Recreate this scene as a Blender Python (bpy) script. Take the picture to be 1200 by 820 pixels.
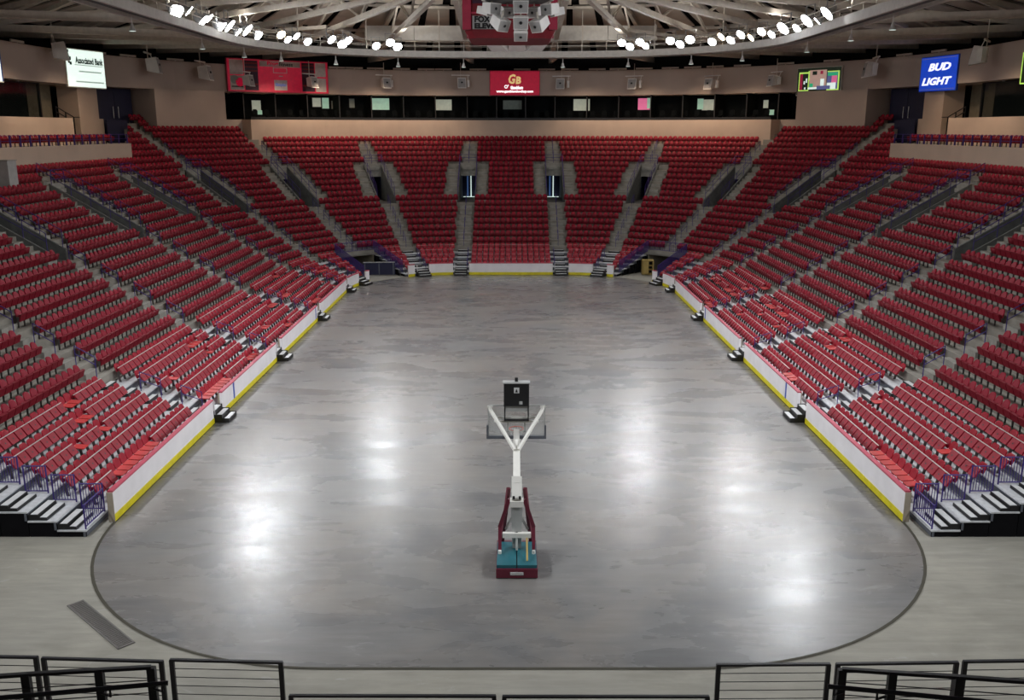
import bpy, math, random
import numpy as np
from mathutils import Vector, Matrix
random.seed(7)
PI = math.pi
for o in list(bpy.data.objects): bpy.data.objects.remove(o, do_unlink=True)
scene = bpy.context.scene
C = scene.collection

# ------------------------------------------------------------------ camera, world, exposure
F_PX, CAM_H, CAM_X = 1076.0, 12.56, 0.1
PITCH = math.atan(259 / F_PX)
cam_d = bpy.data.cameras.new('camera'); cam_d.sensor_fit = 'HORIZONTAL'; cam_d.sensor_width = 36
cam_d.lens = 36 * F_PX / 1200; cam_d.clip_end = 500; cam_d.clip_start = .1
cam = bpy.data.objects.new('camera', cam_d); C.objects.link(cam)
cam.location = (CAM_X, 0, CAM_H); cam.rotation_euler = (PI/2 - PITCH, 0, 0)
scene.camera = cam
w = bpy.data.worlds.new('world'); scene.world = w; w.use_nodes = True
w.node_tree.nodes['Background'].inputs[0].default_value = (.75, .78, .85, 1)
w.node_tree.nodes['Background'].inputs[1].default_value = .10
vs = scene.view_settings
vs.view_transform = 'Standard'; vs.look = 'None'; vs.gamma = 1; vs.use_curve_mapping = False
vs.exposure = 0.0
FLOOD_W, HOUSE_W, WARM_W, UP_W = 9500, 520, 520, 520

# ------------------------------------------------------------------ bowl geometry: every line is an offset d of the rink edge
HW, YN, YF, RC = 12.95, 19.6, 80.6, 8.53
YC = YF - RC                # 72.07, start of the far corner arcs
XC = HW - RC                # 4.42
Y0 = 20.0                   # where the built seating rows begin
def nst(s, R, y0=Y0):
    La, Ca, Fa = YC - y0, R*PI/2, 2*XC
    if s <= La: return (-1, 'L', y0 + s)
    s -= La
    if s <= Ca: return (-1, 'C', s/R)
    s -= Ca
    if s <= Fa: return (0, 'F', -XC + s)
    s -= Fa
    if s <= Ca: return (1, 'C', PI/2 - s/R)
    return (1, 'L', YC - (s - Ca))
def total(R, y0=Y0): return 2*(YC-y0) + R*PI + 2*XC
def outw(st):
    sd, zn, u = st
    if zn == 'L': return (sd, 0.0)
    if zn == 'C': return (sd*math.cos(u), math.sin(u))
    return (0.0, 1.0)
def xy(st, d):
    sd, zn, u = st
    if zn == 'L': return (sd*(HW+d), u)
    if zn == 'C': return (sd*(XC + (RC+d)*math.cos(u)), YC + (RC+d)*math.sin(u))
    return (u, YF + d)
def rotz(st):
    ox, oy = outw(st); return math.atan2(-ox, oy)
def project(x, y, z):
    dn = CAM_H - z
    dep = y*math.cos(PITCH) + dn*math.sin(PITCH)
    if dep < .5: return None
    return (600 + F_PX*(x-CAM_X)/dep, 410 + F_PX*(dn*math.cos(PITCH) - y*math.sin(PITCH))/dep, dep)
def at_px(px, d, z, y0=Y0):
    """path station on the offset line d whose projected column is px"""
    R = RC + d; T = total(R, y0); best = None
    n = 1600
    for i in range(n+1):
        st = nst(T*i/n, R, y0); x, y = xy(st, d)
        p = project(x, y, z)
        if p:
            e = abs(p[0]-px)
            if best is None or e < best[0]: best = (e, st)
    return best[1]
def stations(a, b, R, y0=Y0, step=1.3):
    La, Ca, Fa = YC-y0, R*PI/2, 2*XC
    cur = [(La, La+Ca), (La+Ca+Fa, La+2*Ca+Fa)]
    br = {a, b}
    for c0, c1 in cur:
        lo, hi = max(a, c0), min(b, c1)
        if hi > lo:
            n = max(1, int(math.ceil((hi-lo)/step)))
            for i in range(n+1): br.add(lo + (hi-lo)*i/n)
    return [nst(s, R, y0) for s in sorted(br)]

# ------------------------------------------------------------------ materials
MATS = {}
def mat(name, col, rough=.6, metal=0., var=.12, scale=3., emit=None, strength=0., spec=.5, bump=0., alpha=None):
    m = bpy.data.materials.new(name); m.use_nodes = True
    nt = m.node_tree; b = nt.nodes['Principled BSDF']
    tc = nt.nodes.new('ShaderNodeTexCoord'); nz = nt.nodes.new('ShaderNodeTexNoise')
    nz.inputs['Scale'].default_value = scale; nz.inputs['Detail'].default_value = 4
    nt.links.new(tc.outputs['Object'], nz.inputs['Vector'])
    rp = nt.nodes.new('ShaderNodeValToRGB')
    rp.color_ramp.elements[0].position = .3; rp.color_ramp.elements[1].position = .72
    rp.color_ramp.elements[0].color = tuple(c*(1-var) for c in col) + (1,)
    rp.color_ramp.elements[1].color = tuple(min(1, c*(1+var)) for c in col) + (1,)
    nt.links.new(nz.outputs['Fac'], rp.inputs['Fac']); nt.links.new(rp.outputs['Color'], b.inputs['Base Color'])
    b.inputs['Roughness'].default_value = rough; b.inputs['Metallic'].default_value = metal
    b.inputs['Specular IOR Level'].default_value = spec
    if emit:
        b.inputs['Emission Color'].default_value = emit + (1,); b.inputs['Emission Strength'].default_value = strength
    if alpha is not None: b.inputs['Alpha'].default_value = alpha
    if bump:
        bp = nt.nodes.new('ShaderNodeBump'); bp.inputs['Strength'].default_value = bump
        nt.links.new(nz.outputs['Fac'], bp.inputs['Height']); nt.links.new(bp.outputs['Normal'], b.inputs['Normal'])
    MATS[name] = m; return m
def floor_mat(name, c0, c1, c2, rough0, rough1, stretch, spec=.3):
    m = bpy.data.materials.new(name); m.use_nodes = True
    nt = m.node_tree; b = nt.nodes['Principled BSDF']; L = nt.links.new
    tc = nt.nodes.new('ShaderNodeTexCoord')
    def noise(sc, loc, scale, detail, dist):
        mp = nt.nodes.new('ShaderNodeMapping'); mp.inputs['Scale'].default_value = sc; mp.inputs['Location'].default_value = loc
        L(tc.outputs['Object'], mp.inputs['Vector'])
        n = nt.nodes.new('ShaderNodeTexNoise'); n.inputs['Scale'].default_value = scale
        n.inputs['Detail'].default_value = detail; n.inputs['Distortion'].default_value = dist; n.inputs['Roughness'].default_value = .62
        L(mp.outputs['Vector'], n.inputs['Vector']); return n
    n1 = noise(stretch, (0, 0, 0), .5, 5, .4); n2 = noise((1, 1, 1), (7, 3, 0), .16, 6, 1.2); n3 = noise((.35, 2.2, 1), (2, 9, 0), 1.6, 10, .3)
    r1 = nt.nodes.new('ShaderNodeValToRGB'); e = r1.color_ramp.elements
    e[0].position = .25; e[0].color = c0 + (1,); e[1].position = .75; e[1].color = c1 + (1,)
    L(n1.outputs['Fac'], r1.inputs['Fac'])
    r2 = nt.nodes.new('ShaderNodeValToRGB'); e = r2.color_ramp.elements
    e[0].position = .4; e[0].color = (0, 0, 0, 1); e[1].position = .7; e[1].color = (.8, .8, .8, 1)
    L(n2.outputs['Fac'], r2.inputs['Fac'])
    mx = nt.nodes.new('ShaderNodeMix'); mx.data_type = 'RGBA'
    L(r2.outputs['Color'], mx.inputs['Factor']); L(r1.outputs['Color'], mx.inputs[6]); mx.inputs[7].default_value = c2 + (1,)
    r3 = nt.nodes.new('ShaderNodeValToRGB'); e = r3.color_ramp.elements
    e[0].position = .35; e[0].color = (.86, .86, .86, 1); e[1].position = .66; e[1].color = (1.12, 1.12, 1.12, 1)
    L(n3.outputs['Fac'], r3.inputs['Fac'])
    mu = nt.nodes.new('ShaderNodeMix'); mu.data_type = 'RGBA'; mu.blend_type = 'MULTIPLY'; mu.inputs['Factor'].default_value = .8
    L(mx.outputs[2], mu.inputs[6]); L(r3.outputs['Color'], mu.inputs[7])
    n4 = noise((.5, 1.0, 1), (31, 17, 0), .9, 12, 2.5)
    r4 = nt.nodes.new('ShaderNodeValToRGB'); e = r4.color_ramp.elements
    e[0].position = .62; e[0].color = (0, 0, 0, 1); e[1].position = .74; e[1].color = (.5, .5, .5, 1)
    L(n4.outputs['Fac'], r4.inputs['Fac'])
    m4 = nt.nodes.new('ShaderNodeMix'); m4.data_type = 'RGBA'
    L(r4.outputs['Color'], m4.inputs['Factor']); L(mu.outputs[2], m4.inputs[6]); m4.inputs[7].default_value = (.42, .41, .40, 1)
    mu = m4
    L(mu.outputs[2], b.inputs['Base Color']); b.inputs['Specular IOR Level'].default_value = spec
    rr = nt.nodes.new('ShaderNodeMapRange'); rr.inputs[1].default_value = .3; rr.inputs[2].default_value = .7
    rr.inputs[3].default_value = rough0; rr.inputs[4].default_value = rough1
    L(n1.outputs['Fac'], rr.inputs[0]); L(rr.outputs[0], b.inputs['Roughness'])
    bp = nt.nodes.new('ShaderNodeBump'); bp.inputs['Strength'].default_value = .05; bp.inputs['Distance'].default_value = .05
    L(n3.outputs['Fac'], bp.inputs['Height']); L(bp.outputs['Normal'], b.inputs['Normal'])
    MATS[name] = m; return m
floor_mat('rink_concrete', (.118, .121, .126), (.205, .200, .192), (.232, .208, .183), .23, .33, (.5, 1.3, 1), .5)
floor_mat('apron_concrete', (.23, .222, .187), (.35, .332, .282), (.295, .285, .25), .5, .7, (1, 1, 1))
mat('groove', (.05, .045, .03), .8)
mat('terrace', (.275, .26, .225), .85, var=.22, scale=1.2)
mat('step_concrete', (.30, .29, .26), .85, var=.2, scale=2)
mat('vom_wall', (.13, .135, .13), .9, var=.2)
mat('deck', (.66, .68, .70), .42, metal=.2, var=.12, scale=6)
mat('deck_riser', (.10, .11, .13), .6)
mat('black', (.008, .008, .009), .5)
mat('skirt', (.006, .006, .007), .95, spec=.1)
mat('tread', (.62, .63, .63), .5, var=.1)
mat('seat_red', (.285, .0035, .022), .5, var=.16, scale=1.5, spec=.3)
mat('seat_pan', (.175, .0025, .013), .6, var=.16, scale=1.5, spec=.3)  # darker than the backs: shade on the forward-down pan faces put into the colour
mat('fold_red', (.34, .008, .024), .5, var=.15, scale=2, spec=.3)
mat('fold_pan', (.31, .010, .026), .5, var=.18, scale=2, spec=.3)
mat('fold_top_lit', (.52, .03, .03), .5, var=.12, scale=2)  # brighter red for lowered pans: light from above put into the colour
mat('seat_leg', (.06, .05, .048), .7)
mat('pan_glint', (.66, .58, .56), .45)
mat('board_white', (.86, .84, .86), .4, var=.05, scale=1.5)
mat('kick_yellow', (.74, .64, .015), .45)
mat('cap_red', (.46, .06, .10), .45)
mat('line_blue', (.03, .08, .42), .5)
mat('board_end', (.34, .29, .22), .8)
mat('purple', (.042, .024, .18), .45, var=.2)
mat('dark_rail', (.012, .011, .016), .4)
mat('beige', (.56, .44, .345), .85, var=.07, scale=.5)
mat('fascia_beige', (.47, .39, .335), .85, var=.06, scale=.4)
mat('club_recess', (.26, .23, .16), .9)
mat('navy', (.010, .012, .045), .5)
mat('navy_glow', (.03, .05, .12), .5, emit=(.12, .25, .6), strength=.25)
mat('suite_dark', (.006, .008, .009), .9, spec=.1)
mat('glass', (.01, .015, .015), .08, spec=.6, alpha=.45)
mat('ceil_dark', (.012, .012, .012), .95, spec=.1)
mat('roof_panel', (.50, .45, .39), .9, var=.12, scale=.6)
mat('steel', (.58, .53, .46), .6, var=.1)
mat('catwalk', (.60, .57, .52), .5, var=.08)
mat('grate', (.12, .12, .12), .7)
mat('lamp_body', (.30, .30, .30), .5)
mat('lens', (1, 1, 1), .3, emit=(.95, .97, 1.0), strength=40)
mat('lens_warm', (1, .9, .7), .3, emit=(1.0, .78, .5), strength=26)
mat('can_white', (.78, .77, .74), .5)
mat('speaker', (.78, .76, .73), .6, var=.06)
mat('speaker_face', (.40, .39, .38), .8)
mat('score_red', (.18, .006, .014), .5)
mat('score_frame', (.42, .03, .07), .5)
mat('hoop_white', (.80, .79, .74), .4, var=.05)
mat('hoop_grey', (.45, .46, .45), .4)
mat('maroon', (.13, .012, .03), .45)
mat('teal', (.012, .12, .15), .42)
mat('rim', (.65, .11, .06), .4)
mat('net', (.8, .8, .78), .7)
mat('board_glass', (.5, .55, .55), .05, alpha=.22)
mat('tan', (.42, .30, .09), .6)
mat('grey_wall', (.36, .36, .35), .8)
mat('drain', (.16, .15, .14), .6, metal=.3)
mat('sign_white', (.9, .95, .9), .4, emit=(.82, 1, .90), strength=.95)
mat('sign_blue', (.01, .05, .5), .4, emit=(.01, .06, .55), strength=.7)
mat('sign_letter', (.9, .9, .9), .4, emit=(1, 1, 1), strength=1.0)
mat('sign_red', (.42, .004, .03), .5, emit=(.5, .005, .04), strength=.35)
mat('ad_red', (.55, .012, .05), .5, emit=(.6, .012, .05), strength=.22)
mat('ad_white', (.62, .56, .53), .6)
mat('gold', (.7, .45, .15), .4, emit=(.85, .6, .25), strength=.6)
mat('sign_dark', (.02, .06, .04), .6)
mat('print_grey', (.45, .52, .47), .6, emit=(.5, .62, .55), strength=.5)
mat('sign_grey', (.30, .36, .32), .6)
mat('maroon_dark', (.04, .006, .025), .6)
for nm, c in dict(px_black=(.004, .01, .004), px_lime=(.45, .75, .12), px_skin=(.38, .24, .20), px_wine=(.25, .01, .04), px_green=(.02, .35, .16), px_white=(.75, .9, .85), px_navy=(.08, .09, .22), px_pink=(.6, .12, .25), px_tv=(.36, .58, .44), px_pale=(.42, .45, .36)).items():
    mat(nm, c, .4, emit=c, strength=.45 if nm in ('px_tv', 'px_pale') else .8)

# ------------------------------------------------------------------ mesh helpers
class MB:
    def __init__(s): s.v, s.f, s.m, s.names = [], [], [], []
    def mi(s, m):
        if m not in s.names: s.names.append(m)
        return s.names.index(m)
    def add(s, vs_, fs, m):
        o = len(s.v); s.v += [tuple(p) for p in vs_]; i = s.mi(m)
        for f in fs: s.f.append(tuple(o+k for k in f)); s.m.append(i)
    def hexa(s, p, m):      # 8 points: bottom ring 0-3, top ring 4-7
        s.add(p, [(3, 2, 1, 0), (4, 5, 6, 7), (0, 1, 5, 4), (1, 2, 6, 5), (2, 3, 7, 6), (3, 0, 4, 7)], m)
    def box(s, x0, x1, y0, y1, z0, z1, m):
        s.hexa([(x0, y0, z0), (x1, y0, z0), (x1, y1, z0), (x0, y1, z0), (x0, y0, z1), (x1, y0, z1), (x1, y1, z1), (x0, y1, z1)], m)
    def beam(s, a, b, w_, h_, m, up=(0, 0, 1)):
        a, b = Vector(a), Vector(b); d = (b-a).normalized(); u = Vector(up)
        if abs(d.dot(u)) > .98: u = Vector((1, 0, 0))
        r = d.cross(u).normalized(); t = r.cross(d).normalized(); r *= w_/2; t *= h_/2
        s.hexa([a-r-t, a+r-t, b+r-t, b-r-t, a-r+t, a+r+t, b+r+t, b-r+t], m)
    def tube(s, pts, rad, m, n=6, close=True):
        pts = [Vector(p) for p in pts]; rings = []
        for i, p in enumerate(pts):
            d = (pts[min(i+1, len(pts)-1)] - pts[max(i-1, 0)]).normalized()
            u = Vector((0, 0, 1)) if abs(d.z) < .95 else Vector((1, 0, 0))
            r = d.cross(u).normalized(); t = r.cross(d).normalized()
            rings.append([p + (r*math.cos(2*PI*k/n) + t*math.sin(2*PI*k/n))*rad for k in range(n)])
        vs_ = [q for rg in rings for q in rg]; fs = []
        for i in range(len(rings)-1):
            for k in range(n): fs.append((i*n+k, i*n+(k+1) % n, (i+1)*n+(k+1) % n, (i+1)*n+k))
        if close: fs += [tuple(reversed(range(n))), tuple((len(rings)-1)*n+k for k in range(n))]
        s.add(vs_, fs, m)
    def extr(s, prof, f0, f1, m):   # prof list -> two mapped rings
        n = len(prof); a = [f0(*p) for p in prof]; b = [f1(*p) for p in prof]
        s.add(a+b, [tuple(reversed(range(n))), tuple(n+k for k in range(n))] + [(k, (k+1) % n, n+(k+1) % n, n+k) for k in range(n)], m)
    def sweep(s, sts, prof, m, closed=False):
        n = len(prof); vs_ = []
        for st in sts:
            for d, z in prof:
                x, y = xy(st, d); vs_.append((x, y, z))
        fs = []
        rng = n if closed else n-1
        for i in range(len(sts)-1):
            for k in range(rng): fs.append((i*n+k, (i+1)*n+k, (i+1)*n+(k+1) % n, i*n+(k+1) % n))
        if closed: fs += [tuple(range(n)), tuple(reversed([(len(sts)-1)*n+k for k in range(n)]))]
        s.add(vs_, fs, m)
    def lathe(s, prof, m, n=12, org=(0, 0, 0)):
        vs_ = [(org[0]+r*math.cos(2*PI*k/n), org[1]+r*math.sin(2*PI*k/n), org[2]+z) for r, z in prof for k in range(n)]
        fs = [(i*n+k, i*n+(k+1) % n, (i+1)*n+(k+1) % n, (i+1)*n+k) for i in range(len(prof)-1) for k in range(n)]
        fs += [tuple(reversed(range(n))), tuple((len(prof)-1)*n+k for k in range(n))]
        s.add(vs_, fs, m)
    def mesh(s, name):
        me = bpy.data.meshes.new(name); me.from_pydata(s.v, [], s.f)
        for n_ in s.names: me.materials.append(MATS[n_])
        me.polygons.foreach_set('material_index', s.m); me.update()
        return me
    def build(s, name, parent=None, loc=None, rz=0):
        return ob(name, s.mesh(name), parent, loc, rz)
def ob(name, data, parent=None, loc=None, rz=0):
    o = bpy.data.objects.new(name, data); C.objects.link(o)
    if parent: o.parent = parent
    if loc: o.location = loc
    if rz: o.rotation_euler = (0, 0, rz)
    return o
def tag(o, label, cat, group=None):
    o['label'] = label; o['category'] = cat
    if group: o['group'] = group
    return o
def thing(name, label, cat, loc=(0, 0, 0), rz=0, group=None): return tag(ob(name, None, None, loc, rz), label, cat, group)
def struct(o, label=None, cat=None):
    o['kind'] = 'structure'
    if label: o['label'] = label
    if cat: o['category'] = cat
    return o
def copy_tree(o, parent=None):
    c = o.copy(); C.objects.link(c); c.parent = parent
    for ch in list(o.children): copy_tree(ch, c)
    return c
def text(body, size, m, parent, loc, w=None, name='lettering', ext=.01, shear=0., bold=0.):
    cu = bpy.data.curves.new('t', 'FONT'); cu.body = body; cu.size = size; cu.extrude = ext; cu.align_x = 'CENTER'; cu.align_y = 'CENTER'
    cu.shear = shear; cu.offset = bold; cu.resolution_u = 2
    t = bpy.data.objects.new('t', cu); C.objects.link(t)
    bpy.context.view_layer.update()
    me = bpy.data.meshes.new_from_object(t.evaluated_get(bpy.context.evaluated_depsgraph_get()))
    bpy.data.objects.remove(t, do_unlink=True)
    me.materials.clear(); me.materials.append(MATS[m])
    co = np.empty(len(me.vertices)*3, np.float32); me.vertices.foreach_get('co', co); co = co.reshape(-1, 3)
    mn, mx = co.min(0), co.max(0); co[:, :2] -= (mn[:2]+mx[:2])/2
    if w: co[:, 0] *= w/max(.001, mx[0]-mn[0])
    out = np.stack([co[:, 0], -co[:, 2], co[:, 1]], 1)
    me.vertices.foreach_set('co', out.ravel()); me.update()
    return ob(name, me, parent, loc)
def light(name, loc, target, power, col=(1, 1, 1), angle=90, blend=.6, rad=.4):
    l = bpy.data.lights.new(name, 'SPOT'); l.energy = power; l.color = col; l.spot_size = math.radians(angle); l.spot_blend = blend; l.shadow_soft_size = rad
    o = bpy.data.objects.new(name, l); C.objects.link(o); o.location = loc
    o.rotation_euler = (Vector(target)-Vector(loc)).to_track_quat('-Z', 'Y').to_euler()
    return o

# ------------------------------------------------------------------ lights on the catwalk ring (flood and can lamp heads are built further down; the upward fill is added)
CAT_D, CAT_Z = 9.0, 19.25
for sd in (-1, 1):
    for (zn, u, tx, ty, pw) in (('L', 14, 4, 26, 1.0), ('L', 22, 4, 32, 1.1), ('L', 30, 4, 38, 1.1), ('L', 38, 4, 44, 1.1), ('L', 47, 4, 49, 1.0), ('L', 55, 4, 54, .6), ('L', 62, 4, 56 if sd < 0 else 40, .2 if sd < 0 else .95), ('L', 71, 4, 46, 1.3 if sd < 0 else .3),
                            ('C', .36, 4, 62, .55 if sd < 0 else .9), ('C', 1.06, 4, 66, .6), ('C', 1.4, 1, 70, .2), ('L', 44, 2, 84, .75), ('L', 26, 4, 82, .7)):
        x, y = xy((sd, zn, u), CAT_D - .5)
        light('flood_beam', (x, y, CAT_Z+1.0), (sd*tx, ty, 0), FLOOD_W*pw, (.95, .97, 1.0), 98, 1.0, .5)
    for (zn, u) in (('L', 36), ('L', 48), ('L', 60), ('L', 71), ('C', .45), ('C', .95), ('C', 1.4)):
        x, y = xy((sd, zn, u), CAT_D + .4); tx, ty = xy((sd, zn, u), 13)
        light('house_beam', (x, y, CAT_Z-.9), (tx, ty, 6), HOUSE_W, (1.0, .93, .84), 120, .8, .25)
    for (zn, u, pw) in (('L', 58, 1.5), ('L', 68, 1.5), ('C', .12, 1.3), ('C', .45, .25), ('C', .65, .25), ('C', .88, 1.5), ('C', 1.05, 1.8), ('C', 1.25, 1.8), ('C', 1.45, 1.4)):
        x, y = xy((sd, zn, u), 19.0); tx, ty = xy((sd, zn, u), 21.5)
        light('soffit_beam', (x, y, 17.2), (tx, ty, 12), WARM_W*pw, (1.0, .74, .54), 130, .95, .3)
    for (zn, u) in (('L', 50), ('L', 64), ('C', .3), ('C', .8), ('C', 1.3)):
        x, y = xy((sd, zn, u), CAT_D - .2); tx, ty = xy((sd, zn, u), CAT_D + 6)
        light('roof_fill', (x, y, CAT_Z+1.6), (tx, ty, 30), UP_W, (1.0, .95, .88), 160, .9, .3)  # added upward fill to brighten the roof, has no lamp head

# ------------------------------------------------------------------ floor
T0, R0 = total(RC), RC
def rink_ring(d, z):
    pts = []
    for sx, sy, a0 in ((1, 1, 0), (-1, 1, PI/2), (-1, -1, PI), (1, -1, 1.5*PI)):
        cx, cy = sx*XC, (YC if sy > 0 else YN+RC)
        for i in range(25):
            a = a0 + PI/2*i/24
            pts.append((cx+(RC+d)*math.cos(a), cy+(RC+d)*math.sin(a), z))
    return pts
b = MB(); b.add([(-48, -6, -.012), (48, -6, -.012), (48, 112, -.012), (-48, 112, -.012)], [(0, 1, 2, 3)], 'apron_concrete')
fl = b.build('floor'); struct(fl)
b = MB(); p = rink_ring(0, 0); b.add(p, [tuple(range(len(p)))], 'rink_concrete'); struct(b.build('floor_rink_slab'))
b = MB(); p, q = rink_ring(-.045, .003), rink_ring(.045, .003); n = len(p)
b.add(p+q, [(k, (k+1) % n, n+(k+1) % n, n+k) for k in range(n)], 'groove'); struct(b.build('trim_1'))
# trench drain grate: frame and slats, lying in the apron
dr = thing('trench_drain', 'long grey trench drain grate set in the apron floor outside the rink curve', 'drain', (-12.35, 21.1, 0), 0)
ga, gb = Vector((-11.8, 22.72, 0)), Vector((-9.55, 20.6, 0)); gd = (gb-ga).normalized(); dr.location = (ga+gb)/2; dr.rotation_euler = (0, 0, math.atan2(gd.y, gd.x))
gl = (gb-ga).length
b = MB()
for s_ in (-1, 1): b.box(-gl/2, gl/2, s_*.2-.02, s_*.2+.02, -.01, .012, 'drain')
for s_ in (-1, 1): b.box(s_*gl/2-.02, s_*gl/2+.02, -.22, .22, -.01, .012, 'drain')
b.build('frame', dr)
sl = MB(); sl.box(-.022, .022, -.18, .18, -.01, .009, 'drain'); slm = sl.mesh('slat')
ns = int(gl/.075)
for i in range(ns): ob('slat', slm, dr, (-gl/2 + gl*(i+.5)/ns, 0, 0))
b = MB(); b.box(-gl/2, gl/2, -.18, .18, -.011, -.004, 'groove'); b.build('trench', dr)

# ------------------------------------------------------------------ fixed terrace
D0, TR, Z0, RS = 4.95, .85, 1.93, .505
dk = lambda k: D0 + TR*k
zk = lambda k: Z0 + RS*k
AIS_L = [28.07, 39.07, 50.07, 61.07, 72.07]
def aisles(R):
    La = YC-Y0; a = [y-Y0 for y in AIS_L] + [La + R*math.radians(g) for g in (22.5, 45, 67.5, 90)]
    T = total(R); return a + [T-s for s in reversed(a)]
def aisle_st(R): return [nst(s, R) for s in aisles(R)]
VOM_K0, VOM_K1, VOM_W = 8, 14, .95
CLUB_PHI = math.radians(10.5)
_cp = {}
def club_phi(k):
    if k not in _cp: _cp[k] = at_px(151, dk(k)+.4, zk(k)+.5)[2]
    return _cp[k]
def row_spans(k):
    """arc intervals (at the row's mid radius) where the row exists"""
    R = RC + dk(k) + TR/2; T = total(R); La = YC-Y0
    if k < 16: sp = [(0, T)]
    elif k < 19: sp = [(La + R*club_phi(k), T - La - R*club_phi(k))]
    elif k < 21: sp = [(La + R*club_phi(k), La + R*math.radians(46)), (T-La-R*math.radians(46), T-La-R*club_phi(k))]
    else: sp = [(La+R*math.radians(20.5), La+R*math.radians(26.5)), (T-La-R*math.radians(26.5), T-La-R*math.radians(20.5))]
    return R, sp
def cut(sp, c, h):
    out = []
    for a, b_ in sp:
        if c+h <= a or c-h >= b_: out.append((a, b_)); continue
        if c-h > a: out.append((a, c-h))
        if c+h < b_: out.append((c+h, b_))
    return out
ter = struct(ob('seating_terrace', None))
half = MB()
for k in range(23):
    R, sp = row_spans(k)
    if VOM_K0 <= k < VOM_K1:
        for a in aisles(R)[1:-1]: sp = cut(sp, a, VOM_W)
    b = MB()
    zf = zk(k-1) - .02 if k else Z0 - .42
    for a, e in sp:
        b.sweep(stations(a, e, R), [(dk(k), zf), (dk(k), zk(k)), (dk(k+1)+.02, zk(k)), (dk(k+1)+.02, zk(k)-.25), (dk(k)+.1, zf-.05)], 'terrace', True)
    b.build('terrace_step', ter)
    # half-height steps in the aisles
    if k == 0: continue
    for a in aisles(R)[1:-1]:
        offs = [(-.6, .6)] if not (VOM_K0 <= k < VOM_K1) else [(-1.95, -.97), (.97, 1.95)]
        for o0, o1 in offs:
            if not any(s0 <= a+o0 and a+o1 <= s1 for s0, s1 in row_spans(k)[1]): continue
            half.sweep(stations(a+o0, a+o1, R), [(dk(k)-.36, zk(k-1)), (dk(k)-.36, zk(k)-RS/2), (dk(k)+.01, zk(k)-RS/2), (dk(k)+.01, zk(k-1))], 'step_concrete', True)
o = half.build('aisle_steps', ter); o['kind'] = 'stuff'
# near-end terrace under the camera (carries the foreground rails)
nt_ = struct(ob('near_terrace', None))
for k in range(17):
    b = MB(); yb = YN - dk(k)
    b.box(-16, 16, yb-TR-.02, yb, zk(k)-RS-.25, zk(k), 'terrace'); b.build('terrace_step', nt_)
b = MB(); b.box(-16, 16, YN-D0-.2, YN-D0, -.012, Z0-.3, 'grey_wall'); b.build('front_wall', nt_)

# ------------------------------------------------------------------ telescopic platforms (lower rows)
RD0, RTR, RZ0, RRS, NR = .42, .9, .22, .31, 5
rd = lambda i: RD0 + RTR*i
rzz = lambda i: RZ0 + RRS*i
TUN = 2.05
tel = struct(ob('telescopic_platform', None))
YS = 26.9
stepm = {}
for i in range(NR):
    R = RC + rd(i) + RTR/2; T = total(R); La = YC-Y0; Ca = R*PI/2
    sp = [(YS-Y0, T-(YS-Y0))]
    for s45 in (La+Ca/2, T-La-Ca/2): sp = cut(sp, s45, TUN)
    b = MB()
    for a, e in sp:
        sts = stations(a, e, R)
        b.sweep(sts, [(rd(i), rzz(i)-.05), (rd(i), rzz(i)), (rd(i+1)+.02, rzz(i)), (rd(i+1)+.02, rzz(i)-.05)], 'deck', True)
        b.sweep(sts, [(rd(i)+.03, -.01 if i == 0 else rzz(i-1)), (rd(i)+.03, rzz(i)-.05), (rd(i)+.10, rzz(i)-.05), (rd(i)+.10, -.01 if i == 0 else rzz(i-1))], 'deck_riser', True)
    b.build('deck_row', tel)
    # black closing skirts at the ends of each row, near end and both tunnel sides
    b = MB()
    for a, e in sp:
        for s0, s1 in ((a+.02, a+.06), (e-.06, e-.02)):
            b.sweep([nst(s0, R), nst(s1, R)], [(rd(i)+.02, -.01), (rd(i)+.02, rzz(i)-.06), (rd(i+1), rzz(i)-.06), (rd(i+1), -.01)], 'skirt', True)
    b.build('end_skirt', tel)
# two-tread black steps with pale treads on the platform aisles: each a part of the platform
R = RC+2.5
b = MB(); b.box(-.5, .5, -.30, .0, 0, .155, 'black'); b.box(-.46, .46, -.27, -.06, .155, .17, 'tread')
stm = b.mesh('aisle_step')
b = MB(); b.box(-.55, .55, -.58, -.30, 0, .105, 'black'); b.box(-.52, .52, -.56, -.36, .105, .12, 'tread'); b.box(-.55, .55, -.30, 0, 0, .21, 'black'); b.box(-.52, .52, -.28, -.06, .21, .225, 'tread')
stm2 = b.mesh('aisle_step')
for i in range(1, NR+1):
    R = RC + rd(i)
    As = aisles(R); n_a = len(As)
    for j, a in enumerate(As):
        if j in (6, n_a-7): continue
        st = nst(a if j not in (0, n_a-1) else (27.55-Y0 if j == 0 else total(R)-(27.55-Y0)), R); x, y = xy(st, rd(i))
        o = ob('aisle_step', stm2 if j in (0, n_a-1) else stm, tel, (x, y, rzz(i-1)), rotz(st))
        if j in (0, n_a-1): o.scale = (1.1, 1, .9)

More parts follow.
